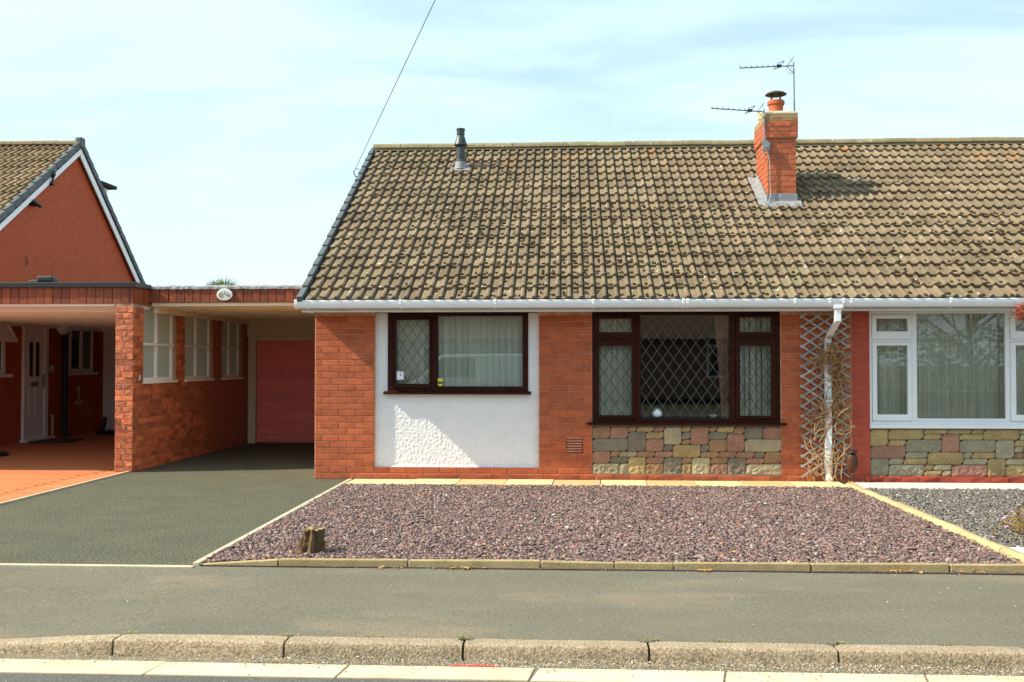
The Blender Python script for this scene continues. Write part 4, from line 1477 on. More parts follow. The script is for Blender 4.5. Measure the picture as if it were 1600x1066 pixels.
GA = 'television aerials on the chimney'
aerial('taller aerial on a long mast rising above the chimney', [(3.245, 14.30, 4.50), (3.232, 14.30, 5.67)], (2.48, 14.28, 5.585), (3.24, 14.30, 5.612), 7, GA, True)
a2 = aerial('lower aerial on a short mast fixed to the left corner of the chimney', [(2.762, 14.02, 4.28), (2.762, 14.02, 4.93)], (2.04, 14.0, 4.945), (2.77, 14.02, 4.893), 7, GA, True)
q = MB(); q.box(2.735, 2.835, 13.985, 14.02, 4.35, 4.46); q.tube([(2.79, 13.985, 4.405), (2.79, 13.97, 4.405)], .03, 12)
q.box(2.74, 2.80, 14.0, 14.045, 4.42, 4.50)
q.build('bracket', GALV, a2, bevel=.004)
q = MB(); q.tube([(2.80, 14.0, 4.38), (2.835, 14.02, 4.20), (2.84, 14.02, 3.9), (2.845, 14.015, 3.72), (2.80, 13.98, 3.60), (2.78, 13.95, 3.56)], .008, 6)
q.build('cable', mat('grey_cable', (.32, .30, .27), rough=.6), a2, smooth=40)
q = MB()
for k in range(3):
    q.box(3.20, 3.262, 14.27, 14.33, 4.52 + k * .07, 4.535 + k * .07)
q.build('clamp', GALV, a2)
wr = thing('telephone_wire', 'thin telephone wire running up from a hook on the left verge', 'wire', (-3.2, 15.3, 4.38))
q = MB()
A, B = Vector((-3.235, 15.3, 4.40)), Vector((-1.371, 10.5, 5.258))
D = (B - A)
q.tube([A + D * t for t in (0, .5, 1.0, 2, 3.5, 5.2)], .0045, 5)
q.build('cable', mat('wire_black', (.05, .05, .05), rough=.6), wr)
q = MB(); q.tube([(-3.235, 15.3, 4.40), (-3.26, 15.3, 4.36), (-3.235, 15.3, 4.29), (-3.13, 15.3, 4.265)], .012, 6)
q.tube([(-3.235, 15.3, 4.40), (-3.20, 15.29, 4.41), (-3.17, 15.29, 4.395), (-3.19, 15.3, 4.385)], .006, 5)
q.build('hook', GALV, wr, smooth=40)
pe = A + D * 5.2
q = MB(); q.tube([(pe.x, pe.y - .1, -.2), (pe.x, pe.y - .1, pe.z + .3)], [.13, .09], 12)
tag(q.build('telegraph_pole', mat('pole_wood', (.13, .09, .06), rough=.9), None, smooth=40), 'tall dark wooden telegraph pole across the street holding the wire', 'telegraph pole')

# ================================================================== CARPORT WALL, GARAGE, CARPORTS
XW = -5.57
cw = thing('carport_wall', 'rustic brown brick wall with three white framed windows between the drives', 'wall', (-5.72, 14.9, 0))
WIN = [(13.0, 14.12), (14.46, 15.63), (16.04, 17.06)]
ZS0, ZS1 = 1.16, 2.16
q = MB()
xa, xb = XW - .235, XW - .008
q.box(xa, xb, 12.688, 17.32, 0, ZS0 - .02)
for a, b in ((12.688, 13.0), (14.12, 14.46), (15.63, 16.04), (17.06, 17.32)):
    q.box(xa, xb, a, b, ZS0 - .02, 2.2)
cwall = q.build('wall', RUSTMORTAR, cw)
pier = [(c, wd, z) for (c, wd, z) in courses(-5.808, XW, .02, 2.16, -5.808)]
pb = []
k = 0
for k in range(28):
    z = (k + .5) * BH
    if k % 2:
        pb += [(-5.808 + .058, .108, z), (-5.808 + .178, .108, z)] if k % 4 == 1 else [(-5.808 + .075, .141, z), (-5.808 + .196, .078, z)]
    else:
        pb += [(-5.808 + .118, .228, z)] if k % 6 == 0 else [(-5.808 + .045, .08, z), (-5.808 + .165, .137, z)]
lay(cwall, pb, 12.68, RUSTIC, rough=.004, jit=.004)
side = courses(12.68, 17.32, .02, ZS0 - .03, 12.68)
for a, b in ((12.68, 13.0), (14.12, 14.46), (15.63, 16.04), (17.06, 17.32)):
    side += courses(a, b, ZS0 - .03, 2.16, 12.68)
side.sort(key=lambda t: t[0])
lay(cwall, side[:245], XW, RUSTIC, rough=.003, axis='x', jit=.003)
q = MB()
for (c, wd, z) in side[245:]:
    q.add(*brick_geo(wd, int(c * 1000) % 997, .003), Matrix.Translation((XW + random.uniform(-.003, .003), c, z)) @ Matrix.Rotation(R(90), 4, 'Z'))
q.build('brickwork', RUSTIC, cwall, kind='stuff')
for (a, b) in WIN:
    # frame faces +X: built in a flat plate then turned
    yc = (a + b) / 2
    wN = MB()
    W_ = b - a
    # window has six panes: transom and two mullions
    hs = []
    xs_ = [-W_ / 2 + .045, -W_ / 2 + .045 + (W_ - .09) / 2 - .02, W_ / 2 - .045]
    zm = ZS0 + (ZS1 - ZS0) * .50
    for (p0, p1) in ((-W_ / 2 + .05, -.028), (.028, W_ / 2 - .05)):
        hs += [(p0, p1, ZS0 + .05, zm - .02), (p0, p1, zm + .02, ZS1 - .03)]
    wN.plate((-W_ / 2, W_ / 2, ZS0, ZS1), hs, 0, .07)
    fr = wN.build('window', mat('cream_window_paint', (.86, .84, .76), rough=.5) if a < 13.5 else bpy.data.materials['cream_window_paint'], cw, bevel=.004)
    fr.rotation_euler = (0, 0, R(90)); fr.location = (XW - .05, yc, 0)
    for h in hs:
        pn = MB(); pn.box(h[0] - .004, h[1] + .004, .03, .036, h[2] - .004, h[3] + .004)
        pn.build('pane', FROST, fr)
    sl_ = MB(); sl_.box(-W_ / 2 - .01, W_ / 2 + .01, -.075, .05, ZS0 - .028, ZS0 + .004)
    sl_.build('sill', bpy.data.materials['cream_window_paint'], fr, bevel=.004)
    sl_ = MB(); sl_.box(-W_ / 2, W_ / 2, -.02, .03, zm - .012, zm + .014)
    sl_.build('transom', bpy.data.materials['cream_window_paint'], fr, bevel=.004)
q = MB(); q.tube([(XW + .004, 12.86, 1.18), (XW + .02, 12.86, 1.25)], .012, 6)
q.build('wall_hook', OFFWHITE, cw)

# right carport roof with maroon boarded front
rc = thing('carport', 'flat carport over the tarmac drive with maroon boarded fascia and cream ceiling', 'carport', (-4.3, 15.2, 0))
q = MB(); q.box(-5.72, -3.052, 13.23, 17.75, 2.25, 2.40)
crf = q.build('roof', FELT, rc)
x = -5.66
while x < -3.12:
    wd = random.choice((.108, .112, .118))
    q = MB(); q.box(x, x + wd - .007, 13.19 + random.uniform(0, .008), 13.225, 2.222, 2.405)
    q.build('plank', MAROON, rc, bevel=.004)
    x += wd
q = MB()
n = 60
v, f = [], []
for i in range(n + 1):
    xx = -5.70 + i * (2.64 / n)
    j1, j2 = random.uniform(-.006, .006), random.uniform(-.005, .005)
    v += [(xx, 13.175 + j1, 2.398 + j2), (xx, 13.178 + j1, 2.43 + j2), (xx, 13.23, 2.452 + j1), (xx, 13.42, 2.445 + j2)]
f = [(i * 4 + k, i * 4 + 4 + k, i * 4 + 5 + k, i * 4 + 1 + k) for i in range(n) for k in range(3)]
q.add(v, f)
q.build('felt_edge', PALELEAD, rc)
# ceiling boards and joists, running across
for i in range(14):
    q = MB(); q.box(-5.56, -3.052, 13.30 + i * .29, 13.30 + i * .29 + .265, 2.205 + (i % 2) * .003, 2.235)
    q.build('ceiling_board', CREAM, rc)
for i in range(7):
    q = MB(); q.box(-5.56, -3.052, 13.55 + i * .6, 13.60 + i * .6, 2.15, 2.204)
    q.build('joist', CREAM, rc, bevel=.003)
q = MB(); q.box(-5.56, -3.052, 13.228, 13.29, 2.17, 2.222); q.build('front_beam', CREAM, rc, bevel=.006)
q = MB(); q.box(-5.568, -5.50, 13.30, 17.28, 2.085, 2.20); q.build('wall_plate', CREAM, rc, bevel=.004)

ga = thing('garage', 'garage closing the tarmac drive with a red panelled door and cream surround', 'garage', (-4.3, 17.3, 0))
q = MB(); q.box(-5.60, -3.06, 17.40, 22.5, 0, 2.25); q.build('garage_wall', RUSTMORTAR, ga)
q = MB(); q.box(-5.555, -3.055, 17.285, 17.40, 1.862, 2.204); q.build('header_board', CREAM, ga, bevel=.004)
q = MB(); q.box(-5.54, -5.425, 17.30, 17.40, 0, 1.953); q.build('door_post', CREAM, ga, bevel=.004)
q = MB(); q.box(-5.455, -5.40, 17.285, 17.30, 0, 1.86); q.build('door_stop', CREAM, ga, bevel=.003)
q = MB(); q.box(-5.40, -3.055, 17.285, 17.38, 1.795, 1.86); q.build('door_head', CREAM, ga, bevel=.004)
q = MB(); q.box(-5.40, -3.055, 17.345, 17.39, .02, 1.795)
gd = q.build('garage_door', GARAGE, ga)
pz = [1.79, 1.706, 1.604, 1.50, 1.4, 1.3, 1.21, 1.121, 1.014, .92, .829, .722, .622, .543, .433, .34, .248, .148, .03]
for a, b in zip(pz[1:], pz[:-1]):
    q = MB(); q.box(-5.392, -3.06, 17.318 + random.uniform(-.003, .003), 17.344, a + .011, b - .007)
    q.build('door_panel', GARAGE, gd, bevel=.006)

# left carport
lc = thing('carport', 'flat carport over the orange drive with white ceiling and black roof trim', 'carport', (-7.6, 16.4, 0))
q = MB(); q.extrude([(-13.5, 12.72), (-5.62, 12.72), (-5.62, 13.18), (-5.73, 13.18), (-5.73, 20.3), (-9.59, 20.3), (-9.59, 14.1), (-13.5, 14.1)], 2, 2.25, 2.41)  # left arm before the house is added, unseen, to keep sun off the floor
q.build('roof', FELT, lc)
q = MB(); q.box(-13.5, -7.72, 12.20, 12.70, 2.25, 2.41); q.build('added_shade_canopy', FELT, lc)  # unseen slab added to cast shade on the pier foot and drive
x = -9.58
while x < -5.60:
    q = MB(); q.box(x, min(x + .113, -5.57) - .005, 12.68 + random.uniform(0, .006), 12.715, 2.178, 2.392)
    q.build('plank', MAROON, lc, bevel=.004)
    x += .113
for i in range(4):
    q = MB(); q.box(-5.615, -5.575 + random.uniform(0, .005), 12.722 + i * .115, 12.83 + i * .115, 2.178, 2.392)
    q.build('plank', MAROON, lc, bevel=.004)
q = MB(); q.box(-9.59, -5.545, 12.645, 12.70, 2.388, 2.455); q.box(-5.60, -5.545, 12.70, 13.185, 2.388, 2.455)
q.build('roof_trim', BLACK, lc, bevel=.006)
for i in range(12):
    q = MB(); q.box(-9.58, -5.81, 12.90 + i * .60, 12.90 + i * .60 + .565, 2.20 + (i % 2) * .004, 2.235)
    q.build('ceiling_board', WHITE, lc)
for i in range(9):
    q = MB(); q.box(-9.58, -5.81, 13.1 + i * .75, 13.16 + i * .75, 2.09, 2.198)
    q.build('joist', WHITE, lc, bevel=.003)
q = MB(); q.box(-9.58, -5.83, 12.718, 12.80, 2.145, 2.20); q.build('front_beam', WHITE, lc, bevel=.012)
q = MB(); q.box(-9.595, -9.53, 12.9, 20.2, 2.05, 2.20); q.build('wall_plate', WHITE, lc, bevel=.004)

# number plaque
pq = thing('house_number_plaque', 'oval white plaque with the number 110 on the maroon fascia', 'plaque', (-4.543, 13.175, 2.32))


def oval(rx, rz, y0_, y1_, cx=-4.543, cz=2.322, n=36):
    b = MB()
    b.extrude([(cx + rx * math.cos(2 * math.pi * k / n), cz + rz * math.sin(2 * math.pi * k / n)) for k in range(n)], 1, y0_, y1_)
    return b


oval(.106, .080, 13.165, 13.188).build('plaque_body', WHITECERAMIC, pq, bevel=.005)
oval(.088, .062, 13.1625, 13.166).build('plaque_face', mat('plaque_face', (.62, .66, .58), (.52, .57, .50), ns=12, rough=.4), pq)
q = MB(); q.extrude([(-4.625, 2.318), (-4.60, 2.352), (-4.57, 2.345), (-4.555, 2.318), (-4.575, 2.285), (-4.60, 2.278), (-4.618, 2.295)], 1, 13.159, 13.1625)
q.build('plaque_picture', mat('plaque_picture', (.42, .33, .15), (.20, .22, .17), ns=40, rough=.5), pq)


def text(s, size, loc, m, parent, name='numeral'):
    cu = bpy.data.curves.new(name, 'FONT')
    cu.body = s
    cu.size = size
    cu.extrude = .001
    cu.align_x = 'CENTER'
    t_ = bpy.data.objects.new('tmp', cu)
    COL.objects.link(t_)
    dg = bpy.context.evaluated_depsgraph_get()
    me = bpy.data.meshes.new_from_object(t_.evaluated_get(dg))
    bpy.data.objects.remove(t_)
    me.materials.clear(); me.materials.append(m)
    return piece(name, me, parent, loc, (R(90), 0, 0))


text('1', .062, (-4.542, 13.159, 2.322), BLACK, pq)
text('1', .062, (-4.513, 13.159, 2.303), BLACK, pq)
text('0', .052, (-4.482, 13.159, 2.292), BLACK, pq)

# ================================================================== LEFT HOUSE
lh = thing('left_house', 'red brick house on the left with its gable wall above the carport', 'house', (-10.5, 17, 0))
XG = -9.6
AY, AZ = 19.2, 5.53
F_S, R_S = .67, .86
q = MB()
q.extrude([(14.2, 0), (24.0, 0), (24.0, 2.1), (23.1, AZ - R_S * 3.9), (AY, AZ), (14.2, AZ - F_S * 5.0)], 0, -16, XG)
lwall = q.build('wall', LEFTBRICK, lh)
# courses of the gable stand a millimetre proud of their joints (far wall, one joined part)
cb = MB()
for k in range(74):
    z = k * BH
    off = (BP / 2 if k % 2 else 0)
    yy = 15.0 + off
    while yy < 23.4:
        top = AZ - F_S * (AY - yy - BP / 2) if yy + BP / 2 < AY else AZ - R_S * (yy + BP / 2 - AY)
        if z + BH < top - .12 and z + BH > 0:
            a, b = yy + .002, yy + BP - .002
            cb.add([(XG + .003, a, z + .004), (XG + .003, b, z + .004), (XG + .003, b, z + BH - .004), (XG + .003, a, z + BH - .004),
                    (XG - .002, a, z + .004), (XG - .002, b, z + .004), (XG - .002, b, z + BH - .004), (XG - .002, a, z + BH - .004)],
                   [(0, 1, 2, 3), (0, 4, 5, 1), (1, 5, 6, 2), (2, 6, 7, 3), (3, 7, 4, 0)])
        yy += BP
cb.build('brickwork', LEFTBRICK, lwall, kind='stuff')
# roof
YE2 = 13.75
ZE2 = AZ + .16 - F_S * (AY - YE2)
q = MB(); q.extrude([(YE2, ZE2 - .03), (AY, AZ + .13), (AY, AZ + .02), (YE2, ZE2 - .14)], 0, -16, -9.53)
q.extrude([(AY, AZ + .13), (23.6, AZ + .13 - R_S * (23.6 - AY)), (23.6, AZ + .02 - R_S * (23.6 - AY)), (AY, AZ + .02)], 0, -16, -9.53)
lroof = q.build('roof', DECK, lh)
p2 = math.atan(F_S)
nrow = int((AY - YE2) / math.cos(p2) / GAUGE) + 1
tm = []
for gg in TILEGEO:
    b = MB(); b.add(*gg); tm.append(b.mesh('tile', TILE2, smooth=38))
for r in range(7, nrow):
    for c in range(9):
        s = r * GAUGE
        piece('tile', tm[random.randrange(5)], lroof, (-9.55 - (c + 1) * TW, YE2 + s * math.cos(p2) - .07, ZE2 + s * math.sin(p2) - .05 + random.uniform(-.001, .001)), (p2, random.uniform(-.005, .005), 0))
ridge_row(lroof, -9.53 - 9 * .45, 9, .45, AY, AZ + .20, mat('left_ridge', (.24, .18, .10), (.19, .135, .075), ns=9, rough=.95, bump=.4, bs=70), F_S)
vm = MB(); vm.box(0, .075, -.012, .266, -.045, .07)
vmm = vm.mesh('verge_cap', CHARCOAL, bevel=.008)
for i in range(24):
    s = i * .285
    y = AY - .02 - s * math.cos(p2)
    if y < 13.8:
        break
    piece('verge_cap', vmm, lroof, (-9.565, y - .285 * math.cos(p2), AZ + .185 - (s + .285) * math.sin(p2)), (p2 - .075, 0, 0))
p3 = math.atan(R_S)
for i in range(19):
    s = i * .285
    y = AY + .02 + s * math.cos(p3)
    piece('verge_cap', vmm, lroof, (-9.485, y + .285 * math.cos(p3), AZ + .185 - (s + .285) * math.sin(p3)), (p3 - .06, 0, math.pi))
q = MB(); q.box(-9.60, -9.46, AY - .09, AY + .09, AZ + .10, AZ + .31); q.build('ridge_cap', CHARCOAL, lroof, bevel=.03)
q = MB()
q.extrude([(13.8, AZ - F_S * (AY - 13.8) + .09), (AY, AZ + .09), (AY, AZ - .02), (13.8, AZ - F_S * (AY - 13.8) - .02)], 0, -9.538, -9.512)
q.build('barge_board', WHITE, lroof)
q = MB()
q.extrude([(AY, AZ + .09), (23.3, AZ + .09 - R_S * (23.3 - AY)), (23.3, AZ - .08 - R_S * (23.3 - AY)), (AY, AZ - .08)], 0, -9.538, -9.512)
q.build('barge_board', WHITE, lroof)
# dormer just showing over the rear verge
q = MB(); q.box(-10.6, -9.70, 20.3, 20.75, 4.55, 5.10); dm = q.build('dormer', WHITE, lh)
q = MB(); q.box(-10.7, -9.56, 20.1, 20.9, 5.10, 5.17); q.build('dormer_roof', DECK, dm)
# door in the side wall
def side_frame(name, m, ya, yb, za, zb, parent, proud=.03, holes=None, bev=.004):
    """flat plate on the gable wall: local x -> world y"""
    b = MB()
    yc = (ya + yb) / 2
    b.plate((ya - yc, yb - yc, za, zb), [(h[0] - yc, h[1] - yc, h[2], h[3]) for h in (holes or [])], -proud, 0)
    o_ = b.build(name, m, parent, bevel=bev)
    o_.rotation_euler = (0, 0, R(90)); o_.location = (XG + .004, yc, 0)
    return o_, yc


def on_side(m, box_, parent, yc, name, bev=.003):
    b = MB(); b.box(box_[0] - yc, box_[1] - yc, -box_[5], -box_[4], box_[2], box_[3])
    return b.build(name, m, parent, bevel=bev)


dfr, yc = side_frame('door', WHITE, 17.26, 18.10, .02, 2.19, lh, .05, [(17.33, 17.97, .09, 2.10)])
on_side(WHITE, (17.335, 17.965, .095, 2.095, .0, .03), dfr, yc, 'door_leaf')
for a, b in ((17.46, 17.58), (17.68, 17.80)):
    on_side(DARKGLASS, (a, b, 1.16, 1.78, .030, .036), dfr, yc, 'door_pane')
    on_side(WHITE, (a - .025, b + .025, .42, .95, .030, .040), dfr, yc, 'door_panel', .008)
on_side(GALV, (17.50, 17.76, .98, 1.06, .030, .042), dfr, yc, 'letter_box')
on_side(GALV, (17.915, 17.94, .95, 1.20, .030, .06), dfr, yc, 'door_handle')
on_side(WHITE, (17.22, 18.22, .0, .05, .0, .13), dfr, yc, 'door_sill')
wfr, yc = side_frame('window', WHITE, 18.90, 19.85, 1.22, 2.10, lh, .05, [(18.96, 19.33, 1.29, 2.04), (19.42, 19.79, 1.29, 2.04)])
for a, b in ((18.96, 19.33), (19.42, 19.79)):
    on_side(DARKGLASS, (a - .004, b + .004, 1.286, 2.044, .01, .02), wfr, yc, 'pane')
on_side(WHITE, (18.86, 19.95, 1.17, 1.218, .0, .11), wfr, yc, 'sill')
wfr, yc = side_frame('window', WHITE, 15.6, 16.66, 1.22, 2.17, lh, .05, [(15.68, 16.58, 1.29, 2.10)])
on_side(DARKGLASS, (15.676, 16.584, 1.286, 2.104, .01, .02), wfr, yc, 'pane')
on_side(WHITE, (15.5, 16.78, 1.16, 1.218, .0, .12), wfr, yc, 'sill')
# open top-hung light at the left edge
b = MB(); b.plate((-.5, .5, -.42, 0), [(-.44, .44, -.36, -.06)], -.02, .02)
b.box(-.445, .445, -.004, .004, -.365, -.055)
o = b.build('open_light', WHITE, wfr)
o.location = (16.12 - yc, -.09, 2.14); o.rotation_euler = (R(-28), 0, 0)
# rear passage wall with white door
q = MB(); q.box(-9.6, -5.8, 20.25, 20.45, 0, 2.2)
q.build('rear_wall', LEFTBRICK, lh)
q = MB(); q.plate((-9.50, -8.45, .01, 2.04), [(-9.20, -8.62, 1.32, 1.90)], 20.19, 20.245)
bd = q.build('back_door', WHITE, lh, bevel=.006)
q = MB(); q.box(-9.205, -8.615, 20.215, 20.225, 1.315, 1.905); q.build('door_pane', DARKGLASS, bd)
q = MB(); q.plate((-9.22, -8.60, .15, 1.18), [(-9.18, -8.64, .19, 1.14)], 20.18, 20.189); q.build('door_moulding', WHITE, bd)
q = MB(); q.box(-9.595, -8.3, 20.17, 20.25, 2.042, 2.2); q.build('door_lintel', WHITE, bd)
# rainwater pipe, vents on the gable
q = MB(); q.tube([(XG + .10, 18.62, 0.0), (XG + .10, 18.62, 2.2)], .055, 12)
q.tube([(XG + .10, 18.62, .72), (XG + .10, 18.62, .80)], .068, 12)
q.build('rainwater_pipe', mat('dark_green_pipe', (.02, .03, .026), rough=.45), lh, smooth=40)
q = MB(); q.tube([(XG, 18.02, 4.72), (XG + .12, 18.05, 4.72), (XG + .12, 18.08, 4.90), (XG + .10, 18.1, 4.95)], .045, 10)
q.build('flue_elbow', BLACK, lh, smooth=40)
q = MB(); q.tube([(XG, 17.5, 4.28), (XG + .10, 17.52, 4.26)], .05, 10); q.tube([(XG + .10, 17.42, 4.30), (XG + .12, 17.62, 4.24)], .038, 10)
q.build('vent', BLACK, lh, smooth=40)
q = MB()
q.tube([(XG + .02, 17.35 + .045 * math.cos(t), 3.22 + .075 * math.sin(t)) for t in [-1.6, -.9, -.3, .3, .9, 1.6]], .008, 6)
q.build('cable_loop', BLACK, lh)
q = MB(); q.tube([(XG + .03, 18.30, 0), (XG + .03, 18.30, .42), (XG + .03, 18.26, .43)], .022, 8)
q.build('small_pipe', OFFWHITE, lh, smooth=40)
on = tag(MB().lathe([(.02, -.115), (.07, -.095), (.105, -.05), (.115, 0), (.10, .055), (.06, .095), (.03, .11), (.03, .15)], (XG + .16, 18.42, 2.05), 20).build('globe_lamp', WHITECERAMIC, None, smooth=50),
         'round white globe lamp on the wall near the white front door', 'wall lamp')
q = MB(); q.box(XG, XG + .16, 18.39, 18.45, 2.17, 2.21); q.build('lamp_bracket', WHITE, on)
q = MB(); q.box(XG + .004, XG + .05, 18.20, 18.32, 1.24, 1.38)
dbell = tag(q.build('doorbell', BRASS, None, bevel=.006), 'small brass bell box on the red wall right of the white door', 'doorbell')
q = MB(); q.box(XG + .05, XG + .058, 18.215, 18.25, 1.28, 1.34); q.build('bell_plate', WHITE, dbell)
an = MB()
ax = XG + .02
an.tube([(ax, 19.32, .96), (ax, 19.32, .62)], .012, 6)
an.tube([(ax, 19.32 + .12 * math.sin(t), .70 - .12 * math.cos(t) * .75 - .02) for t in [-1.3, -.8, -.3, 0, .3, .8, 1.3]], .018, 6)
an.tube([(ax, 19.24, .90), (ax, 19.40, .90)], .008, 6)
tag(an.build('anchor_ornament', OFFWHITE, None, smooth=40), 'small pale anchor ornament on the wall under the small window', 'ornament')
q = MB(); q.box(-9.35, -8.75, 17.05, 17.9, .014, .034)
tag(q.build('door_mat', mat('green_grey_mat', (.05, .06, .055), (.07, .08, .07), ns=30, rough=1), None, bevel=.006), 'grey green doormat below the white front door', 'doormat')
q = MB(); q.lathe([(.30, 0), (.33, .03), (.27, .06), (.12, .07)], (-8.95, 19.45, .012), 18)
q.tube([(-9.1, 19.35, .08), (-9.05, 19.35, .34)], .045, 8)
tag(q.build('boot_scraper', BLACK, None, smooth=40), 'low black boot scraper on the paving under the anchor', 'boot scraper')
q = MB(); q.lathe([(.20, 0), (.22, .02), (.16, .055), (.06, .06)], (-8.62, 14.75, .012), 18)
q.tube([(-8.62, 14.75, .06), (-8.9, 15.4, .55)], .012, 6)
tag(q.build('garden_tool', BLACK, None, smooth=40), 'black long handled tool leaning at the far left under the carport', 'garden tool')
fl_ = thing('floodlight', 'black floodlight on top of the left carport roof', 'floodlight', (-7.0, 13.2, 2.42))
q = MB(); q.box(-7.10, -6.88, 13.12, 13.28, 2.50, 2.58); q.box(-7.22, -7.06, 13.14, 13.26, 2.44, 2.53); q.build('lamp_head', BLACK, fl_, bevel=.02)
q = MB(); q.box(-7.03, -6.95, 13.15, 13.25, 2.41, 2.50); q.box(-7.08, -6.80, 13.14, 13.26, 2.41, 2.435); q.build('lamp_base', BLACK, fl_, bevel=.006)

# ================================================================== TRELLIS, CLIMBER, ORNAMENT
tr = thing('trellis', 'weathered white diamond trellis behind the downpipe', 'trellis', (3.07, 12.06, 0))
TX0, TX1, TZ0, TZ1 = 2.785, 3.36, .06, 1.995
sl_ = .66
step = .118
for sgn in (1, -1):
    k = -4
    while True:
        c = TZ0 + k * step - (0 if sgn > 0 else -sl_ * (TX1 - TX0))
        k += 1
        za, zb = c, c + sgn * sl_ * (TX1 - TX0)
        if min(za, zb) > TZ1:
            break
        p0, p1 = [TX0, za], [TX1, zb]
        if max(za, zb) < TZ0 + .05:
            continue
        # clip to the height of the trellis, its foot ragged
        for pp, qq in ((p0, p1), (p1, p0)):
            lo_ = TZ0 + random.uniform(0, .05)
            if pp[1] < lo_:
                t = (lo_ - pp[1]) / (qq[1] - pp[1]); pp[0] += (qq[0] - pp[0]) * t; pp[1] = lo_
            if pp[1] > TZ1:
                t = (TZ1 - pp[1]) / (qq[1] - pp[1]); pp[0] += (qq[0] - pp[0]) * t; pp[1] = TZ1
        ln = math.hypot(p1[0] - p0[0], p1[1] - p0[1])
        if ln < .05:
            continue
        b = MB(); yy = 12.052 if sgn > 0 else 12.062
        b.box(-ln / 2, ln / 2, -.004, .005, -.0095, .0095)
        o = b.build('slat', GREYWOOD, tr)
        o.location = ((p0[0] + p1[0]) / 2, yy + random.uniform(-.002, .002), (p0[1] + p1[1]) / 2)
        o.rotation_euler = (0, -math.atan2(p1[1] - p0[1], p1[0] - p0[0]), 0)
cp = thing('climbing_plant', 'dried brown climbing plant tangled round the downpipe and trellis', 'climbing plant', (3.1, 12.0, 0))


def strand(x, z, ang, ln, curl, y0=11.96, seg=9, drop=0):
    pts = []
    y = y0
    for i in range(seg):
        pts.append((x, y, z))
        x += math.cos(ang) * ln / seg
        z += math.sin(ang) * ln / seg
        y += random.uniform(-.016, .016)
        y = min(12.03, max(11.88, y))
        x = min(3.345, max(2.80, x))
        z = min(1.72, max(.03, z))
        ang += curl / seg + random.uniform(-.25, .25) - drop / seg
    return pts


def stems(n, cx, cz, rx, rz, ln, rad):
    b = MB()
    for _ in range(n):
        a = random.uniform(0, 6.28)
        b.tube(strand(random.gauss(cx, rx), random.gauss(cz, rz), a, random.uniform(.4, 1) * ln, random.uniform(-2.6, 2.6), random.uniform(11.93, 12.0)), random.uniform(.6, 1.2) * rad, 4, caps=False)
    return b


# main climbing stems
b = MB()
for (x, zt, sw) in ((3.03, 1.6, .05), (3.20, 1.5, -.06), (2.96, .9, .08), (3.15, 1.2, .04), (2.86, .75, .1), (3.22, .95, .05)):
    pts = []
    for i in range(16):
        t = i / 15
        pts.append((x + sw * math.sin(t * 5 + x * 9) + .02 * math.sin(t * 17 + x), 11.99 + .03 * math.sin(t * 9 + x * 5), .02 + zt * t))
    b.tube(pts, [.008 * (1 - .5 * i / 15) for i in range(16)], 5)
b.build('stem', STRAW, cp, smooth=50)
stems(55, 3.13, 1.47, .07, .10, .32, .0052).build('dry_shoots', STRAW, cp, kind='stuff')
stems(26, 3.20, 1.20, .05, .13, .30, .0052).build('dry_shoots', STRAW, cp, kind='stuff')
stems(44, 3.07, .82, .11, .08, .30, .0052).build('dry_shoots', STRAW, cp, kind='stuff')
stems(22, 2.99, .30, .10, .13, .45, .0052).build('dry_shoots', STRAW, cp, kind='stuff')
stems(10, 3.24, .55, .03, .2, .6, .0052).build('dry_shoots', STRAW, cp, kind='stuff')
b = MB()
for (cx, cz, rx, rz, n) in ((3.13, 1.50, .06, .08, 330), (3.19, 1.22, .05, .12, 130), (3.08, .85, .1, .09, 40), (2.95, 1.42, .06, .05, 30)):
    for _ in range(n):
        s = random.uniform(.014, .034)
        mm = Matrix.Translation((random.gauss(cx, rx), random.uniform(11.93, 12.03), random.gauss(cz, rz))) @ Matrix.Rotation(random.uniform(0, 6.3), 4, 'Z') @ Matrix.Rotation(random.uniform(-1.5, 1.5), 4, 'X') @ Matrix.Rotation(random.uniform(-1.5, 1.5), 4, 'Y')
        b.add([(-s, 0, 0), (0, -.5 * s, .2 * s), (1.3 * s, 0, 0), (0, .5 * s, .25 * s)], [(0, 1, 2, 3)], mm)
b.build('dead_leaves', DEADLEAF, cp, kind='stuff')
oo = thing('garden_ornament', 'dark brown oval garden ornament on a thin stake at the foot of the wall', 'garden ornament', (3.355, 11.88, 0))
b = MB()
v, f = [], []
for i in range(13):
    ph = math.pi * i / 12
    for k in range(18):
        th = 2 * math.pi * k / 18
        v.append((3.338 + .066 * math.sin(ph) * math.cos(th), 11.90 + .045 * math.sin(ph) * math.sin(th), .255 - .115 * math.cos(ph) * (1 if ph > 1.57 else 1.05)))
f = [(i * 18 + k, i * 18 + (k + 1) % 18, (i + 1) * 18 + (k + 1) % 18, (i + 1) * 18 + k) for i in range(12) for k in range(18)]
b.add(v, f)
b.build('ornament_body', mat('dark_rust', (.055, .022, .012), (.10, .035, .015), ns=20, rough=.5, bump=.5, bs=50), oo, smooth=50)
b = MB(); b.lathe([(.02, 0), (.06, .012), (.05, .03), (.015, .042)], (3.338, 11.90, .357), 14); b.build('ornament_cap', BLACK, oo, smooth=50)
b = MB(); b.tube([(3.345, 11.90, .15), (3.352, 11.90, .05), (3.37, 11.88, -.02)], .006, 6); b.build('stake', BLACK, oo)

